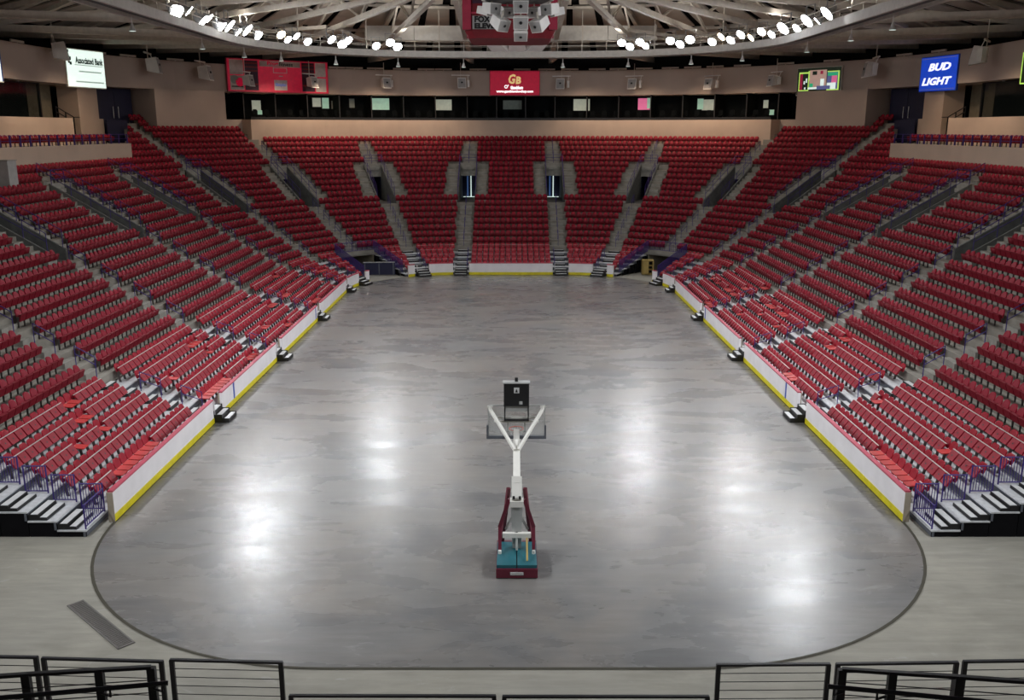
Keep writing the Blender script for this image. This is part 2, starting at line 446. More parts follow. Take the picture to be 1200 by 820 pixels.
# ------------------------------------------------------------------ dasher boards
def board(a, e, label, blue=None):
    t = thing('dasher_board', label, 'rink board', group='white rink boards between the gates')
    st0 = nst((a+e)/2, RC); x, y = xy(st0, .07); t.location = (x, y, 0)
    def part(nm, prof, m, a_=a, e_=e):
        bb = MB(); bb.sweep(stations(a_, e_, RC, step=.6), prof, m, True)
        bb.v = [(p_[0]-x, p_[1]-y, p_[2]) for p_ in bb.v]; bb.build(nm, t)
    part('panel', [(.02, .02), (.02, 1.02), (.12, 1.02), (.12, .02)], 'board_white')
    part('kick_plate', [(.0, .0), (.0, .24), (.019, .24), (.019, .0)], 'kick_yellow')
    part('cap_rail', [(-.01, 1.021), (-.01, 1.08), (.17, 1.08), (.17, 1.021)], 'cap_red')
    part('end_post', [(.122, .0), (.122, 1.02), (.2, 1.02), (.2, .0)], 'board_end', a, a+.1)
    part('end_post', [(.122, .0), (.122, 1.02), (.2, 1.02), (.2, .0)], 'board_end', e-.1, e)
    if 'wooden end' in label:
        nr = a < T0/2; part('end_cap', [(.0, .0), (.0, 1.02), (.2, 1.02), (.2, .0)], 'board_end', *((a-.03, a) if nr else (e, e+.03)))
    if blue: part('blue_line', [(.008, .241), (.008, 1.02), (.0199, 1.02), (.0199, .241)], 'line_blue', blue-.09, blue+.09)
G = .62
La = YC-Y0
bl = [(28.07-Y0, 39.07-Y0-G, 'long white rink board with bare wooden end at the open corner', None),
      (39.07-Y0+G, 50.07-Y0-G, 'white rink board with blue line, next after the end board', 41.5-Y0),
      (50.07-Y0+G, 61.07-Y0-G, 'white rink board with blue line, nearest the curved corner', 60.0-Y0),
      (61.07-Y0+G, La-.45, 'plain white rink board leading up to the corner gate', None),
      (La+.45, La+2.85, 'short curved white rink board between the two corner gates', None),
      (La+3.95, La+4.4, 'narrow white board stub beside the tunnel mouth, long side', None),
      (La+8.68, La+9.28, 'narrow white board stub beside the tunnel mouth, end stand', None),
      (La+10.6, La+12.72, 'short white rink board between two end-stand gates', None)]
for a, e, lb, bu in bl:
    board(a, e, lb + ', bank sign side', bu); board(T0-e, T0-a, lb + ', beer sign side', (T0-bu) if bu else None)
LaC = La + RC*PI/2
board(LaC+.72, T0-LaC-.72, 'straight white rink board across the middle of the end stand')
# gate steps
gs = thing('gate_steps', 'black portable steps with pale treads in a gate of the rink boards', 'steps', group='portable steps at the board gates')
for j, (y0_, y1_, z_) in enumerate(((-.62, -.32, .17), (-.32, 0.0, .34), (.0, .36, .51))):
    b = MB(); b.box(-.52, .52, y0_, y1_, 0.002, z_, 'black')
    for s_ in (-1, 1): b.box(s_*.545-.02, s_*.545+.02, y0_, y1_, .002, z_+.03, 'black')
    o = b.build('step', gs); b = MB(); b.box(-.48, .48, y0_+.03, y1_-.08, z_, z_+.014, 'tread'); b.build('tread', o)
b = MB(); b.box(-.56, -.53, -.02, .12, .34, 1.02, 'board_white'); b.build('gate_leaf', gs)
first = True
for j, a in enumerate(aisles(RC)):
    if j in (0, 6, 17-6, 17): continue
    if nst(a, RC)[1] == 'C' and abs(nst(a, RC)[2]-PI/4) < .05: continue
    g_ = gs if first else copy_tree(gs); first = False
    st = nst(a, RC); x, y = xy(st, 0); g_.location = (x, y, 0); g_.rotation_euler = (0, 0, rotz(st))

# ------------------------------------------------------------------ seats
def seat_parts():
    back = MB(); prof = [(-.21, .42), (.21, .42), (.228, .56), (.20, .70), (.13, .785), (.05, .815), (-.05, .815), (-.13, .785), (-.20, .70), (-.228, .56)]
    ly = lambda z: .56 + (z-.4)*.28
    cv = lambda x: -.45*x*x
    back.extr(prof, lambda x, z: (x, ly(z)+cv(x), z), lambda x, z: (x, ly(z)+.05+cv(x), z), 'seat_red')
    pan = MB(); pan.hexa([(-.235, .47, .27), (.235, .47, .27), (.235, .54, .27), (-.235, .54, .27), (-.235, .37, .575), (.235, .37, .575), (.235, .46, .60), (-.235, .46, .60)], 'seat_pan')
    leg = MB(); leg.hexa([(-.27, .50, 0), (-.245, .50, 0), (-.245, .56, 0), (-.27, .56, 0), (-.27, .48, .5), (-.245, .48, .5), (-.245, .58, .5), (-.27, .58, .5)], 'seat_leg')
    return [('backrest', back), ('seat_pan', pan), ('leg', leg)]
def fold_parts(down):
    back = MB(); prof = [(-.21, .46), (.21, .46), (.232, .60), (.20, .73), (.12, .79), (-.12, .79), (-.20, .73), (-.232, .60)]
    ly = lambda z: .60 + (z-.4)*.30
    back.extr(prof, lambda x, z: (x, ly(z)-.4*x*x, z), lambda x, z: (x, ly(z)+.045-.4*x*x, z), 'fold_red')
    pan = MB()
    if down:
        pan.hexa([(-.20, .17, .405), (.20, .17, .405), (.215, .60, .43), (-.215, .60, .43), (-.21, .16, .445), (.21, .16, .445), (.225, .60, .475), (-.225, .60, .475)], 'fold_top_lit')
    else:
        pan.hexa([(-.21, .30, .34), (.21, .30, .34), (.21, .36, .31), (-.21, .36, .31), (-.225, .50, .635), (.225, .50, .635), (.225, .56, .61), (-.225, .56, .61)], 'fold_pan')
    parts = [('backrest', back), ('seat_pan', pan)]
    leg = MB(); leg.hexa([(-.27, .42, 0), (-.235, .42, 0), (-.235, .52, 0), (-.27, .52, 0), (-.27, .50, .45), (-.235, .50, .45), (-.235, .60, .45), (-.27, .60, .45)], 'seat_leg')
    parts.append(('leg', leg))
    bar = MB(); bar.box(-.25, .25, .52, .56, .64, .655, 'pan_glint') if not down else bar.box(-.25, .25, .60, .63, .45, .475, 'pan_glint')  # pale strip standing in for the highlight along the pan's top edge
    parts.append(('glint_strip', bar))
    if not down:
        dot = MB(); c_ = Vector((0, .395, .487)); n_ = Vector((0, -.295, .2)).normalized(); u = Vector((1, 0, 0)); v_ = n_.cross(u)
        pts = [c_ + n_*.012 + (u*math.cos(2*PI*q/6)+v_*math.sin(2*PI*q/6))*.038 for q in range(6)]
        dot.add(pts, [tuple(range(6))], 'seat_leg'); parts.append(('bolt_cap', dot))
    return parts
SP = .515
fixed, fold = [], []
PBLOCK = Vector(xy(at_px(7, dk(14)+.5, 9.6), dk(14)+.4))
ORD = 'first second third fourth fifth sixth seventh eighth ninth tenth eleventh twelfth thirteenth fourteenth fifteenth sixteenth seventeenth eighteenth nineteenth twentieth'.split()
def visible(x, y, z, mx=70):
    p = project(x, y, z); return p is not None and -mx < p[0] < 1200+mx and p[1] < 870
def fill(a, e):
    n = int((e-a)/SP)
    if n < 1: return []
    pad = ((e-a) - n*SP)/2
    return [a + pad + SP*(i+.5) for i in range(n)]
for k in range(23):
    R, sp = row_spans(k); R2 = RC+dk(k)+.6
    As = aisles(R)[1:-1] if k else aisles(R)[1:-1]
    hw = 1.98 if VOM_K0 <= k < VOM_K1 else .63
    if k == 18: As = [a for a in As if not (nst(a, R)[1] == 'F' or (nst(a, R)[1] == 'C' and nst(a, R)[2] > .85))]
    if k == 15: As = [a for a in As if nst(a, R)[1] != 'L']
    for a in As: sp = cut(sp, a, hw)
    for a, e in sp:
        L_ = fill(a+.03, e-.03)
        for s in L_:
            st = nst(s, R); x, y = xy(st, dk(k)); bx_, by_ = xy(st, dk(k)+.6)
            if 14 <= k <= 16 and (Vector((bx_, by_))-PBLOCK).length < 1.2: continue
            if visible(bx_, by_, zk(k)+.6): fixed.append((x, y, zk(k), rotz(st), 0, k, s in (L_[0], L_[-1])))
for i in range(NR):
    R = RC+rd(i)+.5; T = total(R); La_ = YC-Y0; Ca = R*PI/2
    sp = [(28.55-Y0, T-(28.55-Y0))]
    for a in aisles(R): sp = cut(sp, a, .62)
    for s45 in (La_+Ca/2, T-La_-Ca/2): sp = cut(sp, s45, TUN+.12)
    for a, e in sp:
        run = 0; L_ = fill(a+.02, e-.02)
        for s in L_:
            st = nst(s, R); x, y = xy(st, rd(i)+.12)
            if run > 0: run -= 1; dn = 1
            else:
                dn = 0
                pr = (.085 if i == 0 else .075 if i < 3 else .03) if st[1] == 'L' else .03
                if st[1] == 'F': pr = .0
                if random.random() < pr: run = random.choice((1, 2, 3, 5, 6)) if i == 0 else random.choice((0, 0, 1, 2, 3)); dn = 1
            if visible(x, y, rzz(i)+.5): fold.append((x, y, rzz(i), rotz(st), dn, i, s in (L_[0], L_[-1])))
def scatter(name, lst, templates):
    """many copies of the seat templates in one mesh"""
    V, Fl, Fs, M = [], [], [], []
    names = []; off = 0
    for var, parts in enumerate(templates):
        items = [q for q in lst if q[4] == var]
        if not items: continue
        tv, tf, tm = [], [], []
        for _, mb in parts:
            o_ = len(tv); tv += mb.v; tf += [tuple(o_+i for i in f) for f in mb.f]
            for m_ in mb.m:
                nm = mb.names[m_]
                if nm not in names: names.append(nm)
                tm.append(names.index(nm))
        tv = np.array(tv, np.float32); A = np.array([q[:4] for q in items], np.float32)
        c, s = np.cos(A[:, 3])[:, None], np.sin(A[:, 3])[:, None]
        X = tv[None, :, 0]*c - tv[None, :, 1]*s + A[:, 0:1]; Y = tv[None, :, 0]*s + tv[None, :, 1]*c + A[:, 1:2]; Z = tv[None, :, 2] + A[:, 2:3]
        V.append(np.stack([X, Y, Z], 2).reshape(-1, 3))
        sizes = np.array([len(f) for f in tf], np.int32); flat = np.concatenate([np.array(f, np.int32) for f in tf])
        nI = len(items)
        Fl.append((flat[None, :] + (np.arange(nI, dtype=np.int32)*len(tv))[:, None] + off).ravel())
        Fs.append(np.tile(sizes, nI)); M.append(np.tile(np.array(tm, np.int32), nI)); off += nI*len(tv)
    V = np.concatenate(V); Fl = np.concatenate(Fl); Fs = np.concatenate(Fs); M = np.concatenate(M)
    me = bpy.data.meshes.new(name)
    me.vertices.add(len(V)); me.vertices.foreach_set('co', V.ravel().astype(np.float32))
    me.loops.add(len(Fl)); me.loops.foreach_set('vertex_index', Fl.astype(np.int32))
    me.polygons.add(len(Fs)); st_ = np.zeros(len(Fs), np.int32); st_[1:] = np.cumsum(Fs)[:-1]
    me.polygons.foreach_set('loop_start', st_)
    me.polygons.foreach_set('material_index', M)
    for nm in names: me.materials.append(MATS[nm])
    me.update(calc_edges=True); me.validate()
    return ob(name, me)
def individuals(lst, templates, name, labels, groups, limit=300):
    def key(q):
        p = project(q[0], q[1], q[2]+.5)
        vis = p and 2 < p[0] < 1198 and p[1] < 812
        return (0 if vis else 1, p[2] if p else 999)
    lst = sorted(lst, key=key); near, rest = lst[:limit], lst[limit:]
    meshes = [[(nm, mb.mesh(nm)) for nm, mb in parts] for parts in templates]
    for x, y, z, r, var, row, end in near:
        t = thing(name, labels[var] % ORD[row] + (', next to an aisle' if end else ''), 'seat', (x, y, z), r, groups[var])
        pan = None
        for nm, me in meshes[var]:
            o = ob(nm, me, pan if nm == 'bolt_cap' else t)
            if nm == 'seat_pan': pan = o
    return rest
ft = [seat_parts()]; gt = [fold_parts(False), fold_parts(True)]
rest = individuals(fixed, ft, 'stadium_seat', ['dark red stadium seat, %s terrace row above the platform'], ['fixed seats on the concrete terrace'])
o = scatter('stadium_seats', rest, ft); tag(o, 'dark red stadium seats filling the farther rows of the concrete terrace', 'seats'); o['kind'] = 'stuff'
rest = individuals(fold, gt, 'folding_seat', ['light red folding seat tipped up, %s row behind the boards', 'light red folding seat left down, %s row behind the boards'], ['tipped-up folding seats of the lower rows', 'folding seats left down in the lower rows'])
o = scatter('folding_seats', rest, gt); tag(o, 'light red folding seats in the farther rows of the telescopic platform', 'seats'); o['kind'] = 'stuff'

# ------------------------------------------------------------------ purple aisle handrails
hr = thing('aisle_handrail', 'purple looped handrail with two posts, standing in an aisle of the fixed terrace', 'handrail', group='purple handrails in the terrace aisles')
for (y_, z_) in ((0, 0), (TR, RS)):
    b = MB(); b.tube([(0, y_, z_), (0, y_, z_+.92)], .022, 'purple'); b.build('post', hr)
for h in (.9, .55):
    b = MB(); b.tube([(0, 0, h), (0, TR, RS+h)], .022, 'purple'); b.build('rail', hr)
first = True
for k in (0, 2, 4, 6, 14, 16):
    R = RC + dk(k) + .3
    for j, a in enumerate(aisles(R)):
        if j in (0, 17): continue
        st = nst(a, R); x, y = xy(st, dk(k)+.3)
        if k == 16 and (st[1] == 'L' or (st[1] == 'C' and st[2] < CLUB_PHI+.1)): continue
        if not visible(x, y, zk(k)+.5, 20): continue
        h_ = hr if first else copy_tree(hr); first = False
        h_.location = (x, y, zk(k)); h_.rotation_euler = (0, 0, rotz(st))
pr = thing('platform_handrail', 'purple looped handrail with two posts, in an aisle of the telescopic platform', 'handrail', group='purple handrails on the platform aisles')
for (y_, z_) in ((0, 0), (RTR, RRS)):
    b = MB(); b.tube([(0, y_, z_), (0, y_, z_+.9)], .02, 'purple'); b.build('post', pr)
for h in (.88, .5):
    b = MB(); b.tube([(0, 0, h), (0, RTR, RRS+h)], .02, 'purple'); b.build('rail', pr)
first = True
for i in (0, 2):
    R = RC + rd(i) + .3
    for j, a in enumerate(aisles(R)):
        if j in (0, 17, 6, 11): continue
        st = nst(a + (.5 if a < total(R)/2 else -.5), R); x, y = xy(st, rd(i)+.45)
        h_ = pr if first else copy_tree(pr); first = False
        h_.location = (x, y, rzz(i)); h_.rotation_euler = (0, 0, rotz(st))

# end guards with balusters on the near ends of the platform rows
def guard(name, pts, h, label, group, n_bal, m='purple', cat='railing', gap=.08, fixed_bal=.014):
    """a straight guard between two base points"""
    a, e = Vector(pts[0]), Vector(pts[1]); t = thing(name, label, cat, a, 0, group)
    dv = e-a; up = Vector((0, 0, h))
    for q in (Vector(), dv):
        b = MB(); b.tube([q, q+up*1.03], .026, m); b.build('post', t)
    for f in (1.0, gap/h):
        b = MB(); b.tube([up*f, dv+up*f], .022, m); b.build('rail', t)
    bm_ = MB(); bm_.tube([up*gap/h, up], fixed_bal, m, 4); me = bm_.mesh('baluster')
    for q in range(1, n_bal+1): ob('baluster', me, t, dv*q/(n_bal+1))
    return t
for sd in (-1, 1):
    for i in range(NR):
        x0, x1 = sd*(HW+rd(i)+.08), sd*(HW+rd(i+1)-.08)
        guard('end_guard', ((x0, 28.45, rzz(i)), (x1, 28.45, rzz(i))), .95,
              'purple baluster guard closing the open end of a folding-seat row', 'purple guards at the open ends of the lower rows', 7)
    guard('landing_guard', ((sd*(HW+rd(0)+.05), 27.0, rzz(0)), (sd*(HW+rd(0)+.05), 28.38, rzz(0))), .8,
          'short purple baluster guard on the lowest landing behind the board end', 'guards on the lowest landings', 9)

# ------------------------------------------------------------------ vomitories
vd0, vd1, vz = dk(VOM_K0), dk(VOM_K1), zk(VOM_K0)-RS
VL = vd1-vd0
vz1 = zk(VOM_K1)-RS
vom = struct(ob('vomitory', None))
b = MB(); b.box(-VOM_W, VOM_W, 0, VL+3, vz-.2, vz, 'vom_wall'); b.build('floor_slab', vom)
for s_ in (-1, 1):
    b = MB(); x0, x1 = (s_*VOM_W, s_*(VOM_W-.14))
    prof = [(0, vz), (VL, vz), (VL, vz1+RS+.12), (0, vz+.62)]
    b.extr(prof, lambda y, z: (x0, y, z), lambda y, z: (x1, y, z), 'vom_wall'); b.build('side_wall', vom)
b = MB(); b.box(-VOM_W, VOM_W, VL-.15, VL+.02, vz+2.35, vz1+RS+.12, 'step_concrete'); b.build('head_wall', vom)
b = MB(); 
for s_ in (-1, 1): b.box(s_*(VOM_W-.14)-.02, s_*(VOM_W-.14)+.02, VL, VL+3, vz, vz+2.35, 'navy')
b.box(-VOM_W, VOM_W, VL+.02, VL+3, vz+2.35, vz+2.42, 'ceil_dark'); b.box(-VOM_W, VOM_W, VL+3, VL+3.1, vz, vz+2.4, 'navy'); b.build('passage', vom)
lit_me = None
vr = thing('vomitory_railing', 'purple railing running up both sides and over the head of a vomitory opening', 'railing', group='purple railings around the vomitories')
slope = lambda y: vz+.62 + (vz1+RS+.12-vz-.62)*y/VL
for s_ in (-1, 1):
    xx = s_*(VOM_W-.07)
    for q in range(5):
        y = .15 + (VL-.3)*q/4; b = MB(); b.tube([(xx, y, slope(y)), (xx, y, slope(y)+.95)], .024, 'purple'); b.build('post', vr)
    for h in (.95, .5):
        b = MB(); b.tube([(xx, .15, slope(.15)+h), (xx, VL-.15, slope(VL-.15)+h)], .022, 'purple'); b.build('rail', vr)
zt = slope(VL-.15)
for h in (.95, .65, .35):
    b = MB(); b.tube([(-VOM_W+.07, VL-.15, zt+h), (VOM_W-.07, VL-.15, zt+h)], .022, 'purple'); b.build('head_rail', vr)
first = True
Rv = RC + (vd0+vd1)/2
for j, a in enumerate(aisles(Rv)):
    if j in (0, 1, 16, 17): continue
    st = nst(a, Rv); x, y = xy(st, vd0)
    for src in (vom, vr):
        o = src if first else copy_tree(src); o.location = (x, y, 0); o.rotation_euler = (0, 0, rotz(st))
    first = False
    if st[1] == 'F' or abs(st[2]-PI/2) < .01:      # added glow strips and a painted floor glint in the two end-stand passages
        cx_, cy_ = xy(st, vd1+2.8)
        g = MB(); g.box(-.32, -.18, -.02, .02, vz+.05, vz+2.2, 'navy_glow'); g.box(.06, .16, -.02, .02, vz+.02, vz+2.3, 'px_white'); g.box(-.7, .7, -.8, 0, vz+.005, vz+.02, 'px_white')
        t = thing('passage_glow', 'added glowing strips and floor glint deep inside a vomitory of the end stand', 'door', (cx_, cy_, 0), rotz(st), 'added glow strips in the end-stand vomitories')
        g.build('glow_strip', t)

# ------------------------------------------------------------------ corner tunnels under the stand
for sd in (-1, 1):
    st = (sd, 'C', PI/4); ox, oy = outw(st); rz_ = rotz(st); x, y = xy(st, 0)
    t = struct(ob('tunnel', None, None, (x, y, 0), rz_))
    for s_ in (-1, 1):
        b = MB(); b.box(s_*(TUN+.02)-.05, s_*(TUN+.02)+.05, 4.95, 13, 0, 1.5, 'club_recess'); b.build('side_wall', t)
    b = MB(); b.box(-TUN, TUN, 12.9, 13, 0, 1.6, 'club_recess'); b.build('end_wall', t)
    b = MB(); b.box(-TUN-.05, TUN+.05, 4.8, 4.98, 1.6, 1.93, 'terrace'); b.build('lintel', t)
    b = MB(); b.box(-.18, .18, 7.6, 8.0, 0, 1.5, 'club_recess'); b.build('column', t)
    def wp(lx, ly, lz): 
        return (x + lx*oy + ly*ox, y - lx*ox + ly*oy, lz)
    for s_ in (-1, 1):
        side = 'long side' if s_ == sd*1 else 'end stand'
        guard('tunnel_guard', (wp(s_*(TUN+.02), .75, .32), wp(s_*(TUN+.02), 4.8, 1.75)), 1.0,
              'dense purple baluster guard sloping down beside a corner tunnel on the %s' % side, 'sloping purple guards beside the corner tunnels, %s' % side, 38, fixed_bal=.022)
    guard('lintel_guard', (wp(-TUN, 4.9, 1.93), wp(TUN, 4.9, 1.93)), .85, 'purple baluster guard across the top of a corner tunnel', 'guards above the corner tunnels', 20, fixed_bal=.014)
    # barrier panels standing in the mouth
    if sd < 0:
        q0, q1 = wp(-.2*1, 3.4, 0), wp(TUN-.15, 1.6, 0)
        pb = thing('barrier_panel', 'dark navy barrier panel with grey top rail in a corner tunnel mouth', 'barrier', q0)
        dv = Vector(q1)-Vector(q0); b = MB(); b.beam((0, 0, .55), dv+Vector((0, 0, .55)), .08, 1.05, 'navy'); b.build('panel', pb)
        b = MB(); b.beam((0, 0, 1.14), dv+Vector((0, 0, 1.14)), .1, .06, 'hoop_grey'); b.build('top_rail', pb)
        for f in (.05, .5, .95):
            b = MB(); b.beam(dv*f+Vector((0, 0, 0)), dv*f+Vector((0, 0, 1.08)), .1, .1, 'deck_riser'); b.build('post', pb)
    if sd == 1:
        cx_, cy_, _ = wp(-.75, 3.1, 0)
        cb = thing('equipment_cabinet', 'tan open-sided equipment cabinet standing in the tunnel mouth', 'cabinet', (cx_, cy_, 0), rz_+.75)
        b = MB(); b.box(-.5, .5, .35, .4, .05, 1.3, 'tan'); b.box(-.5, -.42, -.4, .35, .05, 1.3, 'tan'); b.box(.42, .5, -.4, .35, .05, 1.3, 'tan'); b.box(-.42, .42, -.4, .35, 1.22, 1.3, 'tan'); b.box(-.42, .42, -.4, .35, .05, .12, 'tan'); b.box(-.5, .05, -.4, -.36, .05, 1.3, 'tan'); b.build('body', cb)
        for z_ in (.45, .8):
            b = MB(); b.box(-.42, .42, -.36, .35, z_, z_+.05, 'tan'); b.build('shelf', cb)
        b = MB(); b.box(.06, .42, .28, .34, .13, 1.2, 'black'); b.build('back_lining', cb)
        for px_ in (-.45, .45):
            for py_ in (-.35, .35):
                b = MB(); b.lathe([(.05, 0), (.05, .05)], 'black', 8, (px_, py_, 0)); b.build('caster', cb)

# ------------------------------------------------------------------ walls, fascia, suites
YB = -3.0
FD, FZ0, FZ1 = 23.3, 16.1, 18.7
def full(R): return stations(0, total(R, YB), R, YB)
b = MB(); b.sweep(full(RC+FD), [(FD, FZ0), (FD, FZ1), (FD+.35, FZ1), (FD+.35, FZ0+.02), (29, FZ0+.02), (29, FZ0)], 'fascia_beige', True)
struct(b.build('wall_fascia'))
b = MB(); b.sweep(full(RC+29), [(29, 0), (29, 21.6), (29.4, 21.6), (29.4, 0)], 'ceil_dark', True); struct(b.build('wall_perimeter'))
b = MB(); b.add([(-47, -3.4, 0), (47, -3.4, 0), (47, -3.4, 22), (-47, -3.4, 22)], [(0, 1, 2, 3)], 'fascia_beige'); struct(b.build('wall_near'))
# end-stand back wall from 45 deg to 45 deg
WD = dk(19)
R = RC+WD; T = total(R); La_ = YC-Y0; s45 = La_+R*PI/4
b = MB(); b.sweep(stations(s45, T-s45, R), [(WD+.03, zk(18)), (WD+.03, 13.46), (29, 13.46), (29, 13.3), (WD+.35, 13.3), (WD+.35, zk(18))], 'beige', True)
struct(b.build('wall_end_stand'))
b = MB(); b.sweep(stations(s45, T-s45, R), [(WD+.25, 13.47), (WD+.25, 13.72), (WD+.33, 13.72), (WD+.33, 13.47)], 'black', True)
tag(b.build('ledge_rail'), 'thin black rail on top of the end stand back wall', 'rail')
# suite back, mullions and glass
SD = 26.6
b = MB(); b.sweep(stations(s45*1.0+1.5, T-s45-1.5, R), [(SD, 13.46), (SD, FZ0), (SD+.2, FZ0), (SD+.2, 13.46)], 'suite_dark', True); struct(b.build('wall_suites'))
for j, f in enumerate(np.linspace(0.01, .99, 18)):
    s = s45 + (T-2*s45)*f; st = nst(s, R); x, y = xy(st, FD+.5)
    b = MB(); b.box(-.05, .05, -.05, .05, 13.47, FZ0-.01, 'black'); b.box(-.05, .05, .05, 2.6, 13.47, FZ0-.01, 'suite_dark')
    tag(b.build('suite_divider', None, (x, y, 0), rotz(st)), 'black divider post and party wall between two end-stand suites', 'divider', 'dividers of the end-stand suites')
for (px_, pw, ph, m_, yc_) in ((301, 11, 12, 'px_pale', 123), (303, 7, 5, 'px_tv', 131), (372, 10, 10, 'px_pale', 119), (381, 8, 12, 'px_tv', 120), (394, 10, 9, 'sign_grey', 122), (447, 20, 13, 'px_tv', 121), (412, 6, 10, 'sign_grey', 120), (520, 20, 12, 'px_pale', 122), (601, 22, 10, 'sign_grey', 122), (681, 19, 13, 'px_pale', 122), (755, 14, 13, 'px_pink', 121), (762, 8, 12, 'px_tv', 120), (820, 7, 12, 'px_tv', 121), (829, 14, 12, 'px_pale', 122), (878, 14, 3, 'px_tv', 131), (897, 6, 9, 'px_pale', 121), (904, 6, 6, 'px_tv', 131)):
    st = at_px(px_, SD-.15, 14.8); x, y = xy(st, SD-.15); dep = project(x, y, 14.8)[2]
    ww, hh = pw*dep/F_PX, ph*dep/F_PX; zc = CAM_H + (151-yc_)*dep/F_PX/1.06
    t = thing('suite_screen', {'px_pale': 'pale lit panel on the back wall of an end-stand suite', 'px_tv': 'green glowing television on the back wall of an end-stand suite', 'sign_grey': 'dim grey picture on the back wall of an end-stand suite', 'px_pink': 'television with a pink picture on the back wall of a suite'}[m_], 'screen', (x, y, zc), rotz(st), 'lit panels in the suites')
    b = MB(); b.box(-ww/2-.04, ww/2+.04, .02, .08, -hh/2-.04, hh/2+.04, 'black'); b.build('bezel', t)
    b = MB(); b.box(-ww/2, ww/2, -.0, .02, -hh/2, hh/2, m_); b.build('picture', t)
# dark suite chairs along the ledge
ch = thing('suite_chair', 'black high-back chair at the ledge of an end-stand suite', 'chair', group='black chairs in the end-stand suites')
b = MB(); b.extr([(-.25, .5), (.25, .5), (.27, .9), (.15, 1.05), (-.15, 1.05), (-.27, .9)], lambda x, z: (x, .2+.1*z, z), lambda x, z: (x, .27+.1*z, z), 'suite_dark'); b.build('backrest', ch)
b = MB(); b.hexa([(-.25, -.2, .42), (.25, -.2, .42), (.25, .25, .42), (-.25, .25, .42), (-.25, -.22, .5), (.25, -.22, .5), (.25, .25, .5), (-.25, .25, .5)], 'suite_dark'); b.build('seat', ch)
b = MB(); b.lathe([(.25, 0), (.05, .05), (.05, .42)], 'suite_dark', 8); b.build('pedestal', ch)
for j in range(46):
    s = s45 + 1.5 + (T-2*s45-3)*(j+.5)/46; st = nst(s, R); x, y = xy(st, FD+1.1)
    o = ch if j == 0 else copy_tree(ch); o.location = (x, y, 13.465); o.rotation_euler = (0, 0, rotz(st))
for sd in (-1, 1):
    lr = 'white bank sign' if sd < 0 else 'blue beer sign'
    def stc(g, d=0): return (sd, 'C', math.radians(g))
    def arc(g0, g1, n=10):
        l = [stc(g0+(g1-g0)*q/n) for q in range(n+1)]
        return l if sd < 0 else l[::-1]
    # beige corner wall behind the raised corner rows
    def ang(px, d, z=14.5):
        st_ = at_px(px, d, z); return math.degrees(st_[2]) if st_[1] == 'C' else 0
    b = MB(); wd = dk(21)+.02; g0 = ang(185, wd)
    b.sweep(arc(g0, 41.5), [(wd, zk(20)), (wd, FZ0), (wd+.3, FZ0), (wd+.3, zk(20))], 'fascia_beige', True)
    b.sweep(arc(41.5, 45.5, 3), [(wd, zk(20)), (wd, 13.46), (wd+.3, 13.46), (wd+.3, zk(20))], 'fascia_beige', True)
    b.sweep(arc(g0-.4, g0, 2), [(wd, zk(20)), (wd, FZ0), (26.8, FZ0), (26.8, zk(20))], 'fascia_beige', True)
    b.sweep(arc(41.5, 45.5, 3), [(26.4, 13), (26.4, FZ0), (26.6, FZ0), (26.6, 13)], 'suite_dark', True)
    struct(b.build('wall_corner'))
    # return wall where the end-stand wall meets the corner rows
    b = MB(); b.sweep(arc(44.6, 45.4, 2), [(WD+.03, zk(18)), (WD+.03, 13.46), (wd, 13.46), (wd, zk(18))], 'beige', True); struct(b.build('wall_return'))
    # navy entrance doors in the recess beside the column
    gd0, gd1 = ang(114, 25.0), ang(156, 25.0)
    st = stc((gd0+gd1)/2); x, y = xy(st, 25.0); hwd = math.radians(gd1-gd0)*(RC+25.0)/2
    t = thing('entrance_door', 'tall navy double entrance door beside the beige column, by the %s' % lr, 'door', (x, y, 0), rotz(st))
    for s_ in (-1, 1):
        b = MB(); b.box(min(s_*.02, s_*hwd), max(s_*.02, s_*hwd), 0, .1, 12.0, FZ0-.01, 'navy'); lf = b.build('door_leaf', t)
        b = MB(); b.tube([(s_*.3, -.08, 13.5), (s_*.3, -.08, 14.5)], .035, 'tread'); b.build('handle', lf)
    b = MB(); b.box(-hwd-.1, hwd+.1, .1, .2, 12.0, FZ0-.01, 'navy'); b.build('frame', t)
    x, y = xy(stc(ang(135, 23.2)), 23.2)
    b = MB(); b.box(-1.15, 1.15, -.05, .05, 11.36, 13.25, 'navy'); b.box(-1.2, 1.2, -.08, .08, 13.25, 13.32, 'navy')
    tag(b.build('entrance_screen', None, (x, y, 0), rotz(st)), 'low navy screen in front of the entrance door, by the %s' % lr, 'screen')
    gc0, gc1 = ang(91, 23.7), ang(114, 23.7)
    b = MB(); b.sweep(arc(gc0, gc1, 4), [(23.66, 11.37), (23.66, FZ0), (25.6, FZ0), (25.6, 11.37)], 'beige', True)
    b.sweep(arc(gc1, gc1+.9, 2), [(23.66, 11.37), (23.66, 13.4), (24.6, 13.4), (24.6, 11.37)], 'beige', True); struct(b.build('wall_column'))
    b = MB(); b.sweep(arc(gd1-1, g0, 3), [(26.5, 11.8), (26.5, FZ0), (26.7, FZ0), (26.7, 11.8)], 'fascia_beige', True); struct(b.build('wall_door_jamb'))
    # club ledge: parapet, deck, back recess, suite front
    def side_sts(g1, y0=YB):
        l = [(sd, 'L', y0)] + [stc(g1*q/6) for q in range(7)]
        return l if sd < 0 else l[::-1]
    b = MB(); pd = dk(16)
    b.sweep(side_sts(10.4), [(pd, zk(15)), (pd, 11.42), (pd+.25, 11.42), (pd+.25, zk(15))], 'beige', True); struct(b.build('wall_club_parapet'))
    b = MB(); b.sweep(side_sts(10.4), [(pd+.26, 11.2), (pd+.26, 11.36), (29, 11.36), (29, 11.2)], 'terrace', True)
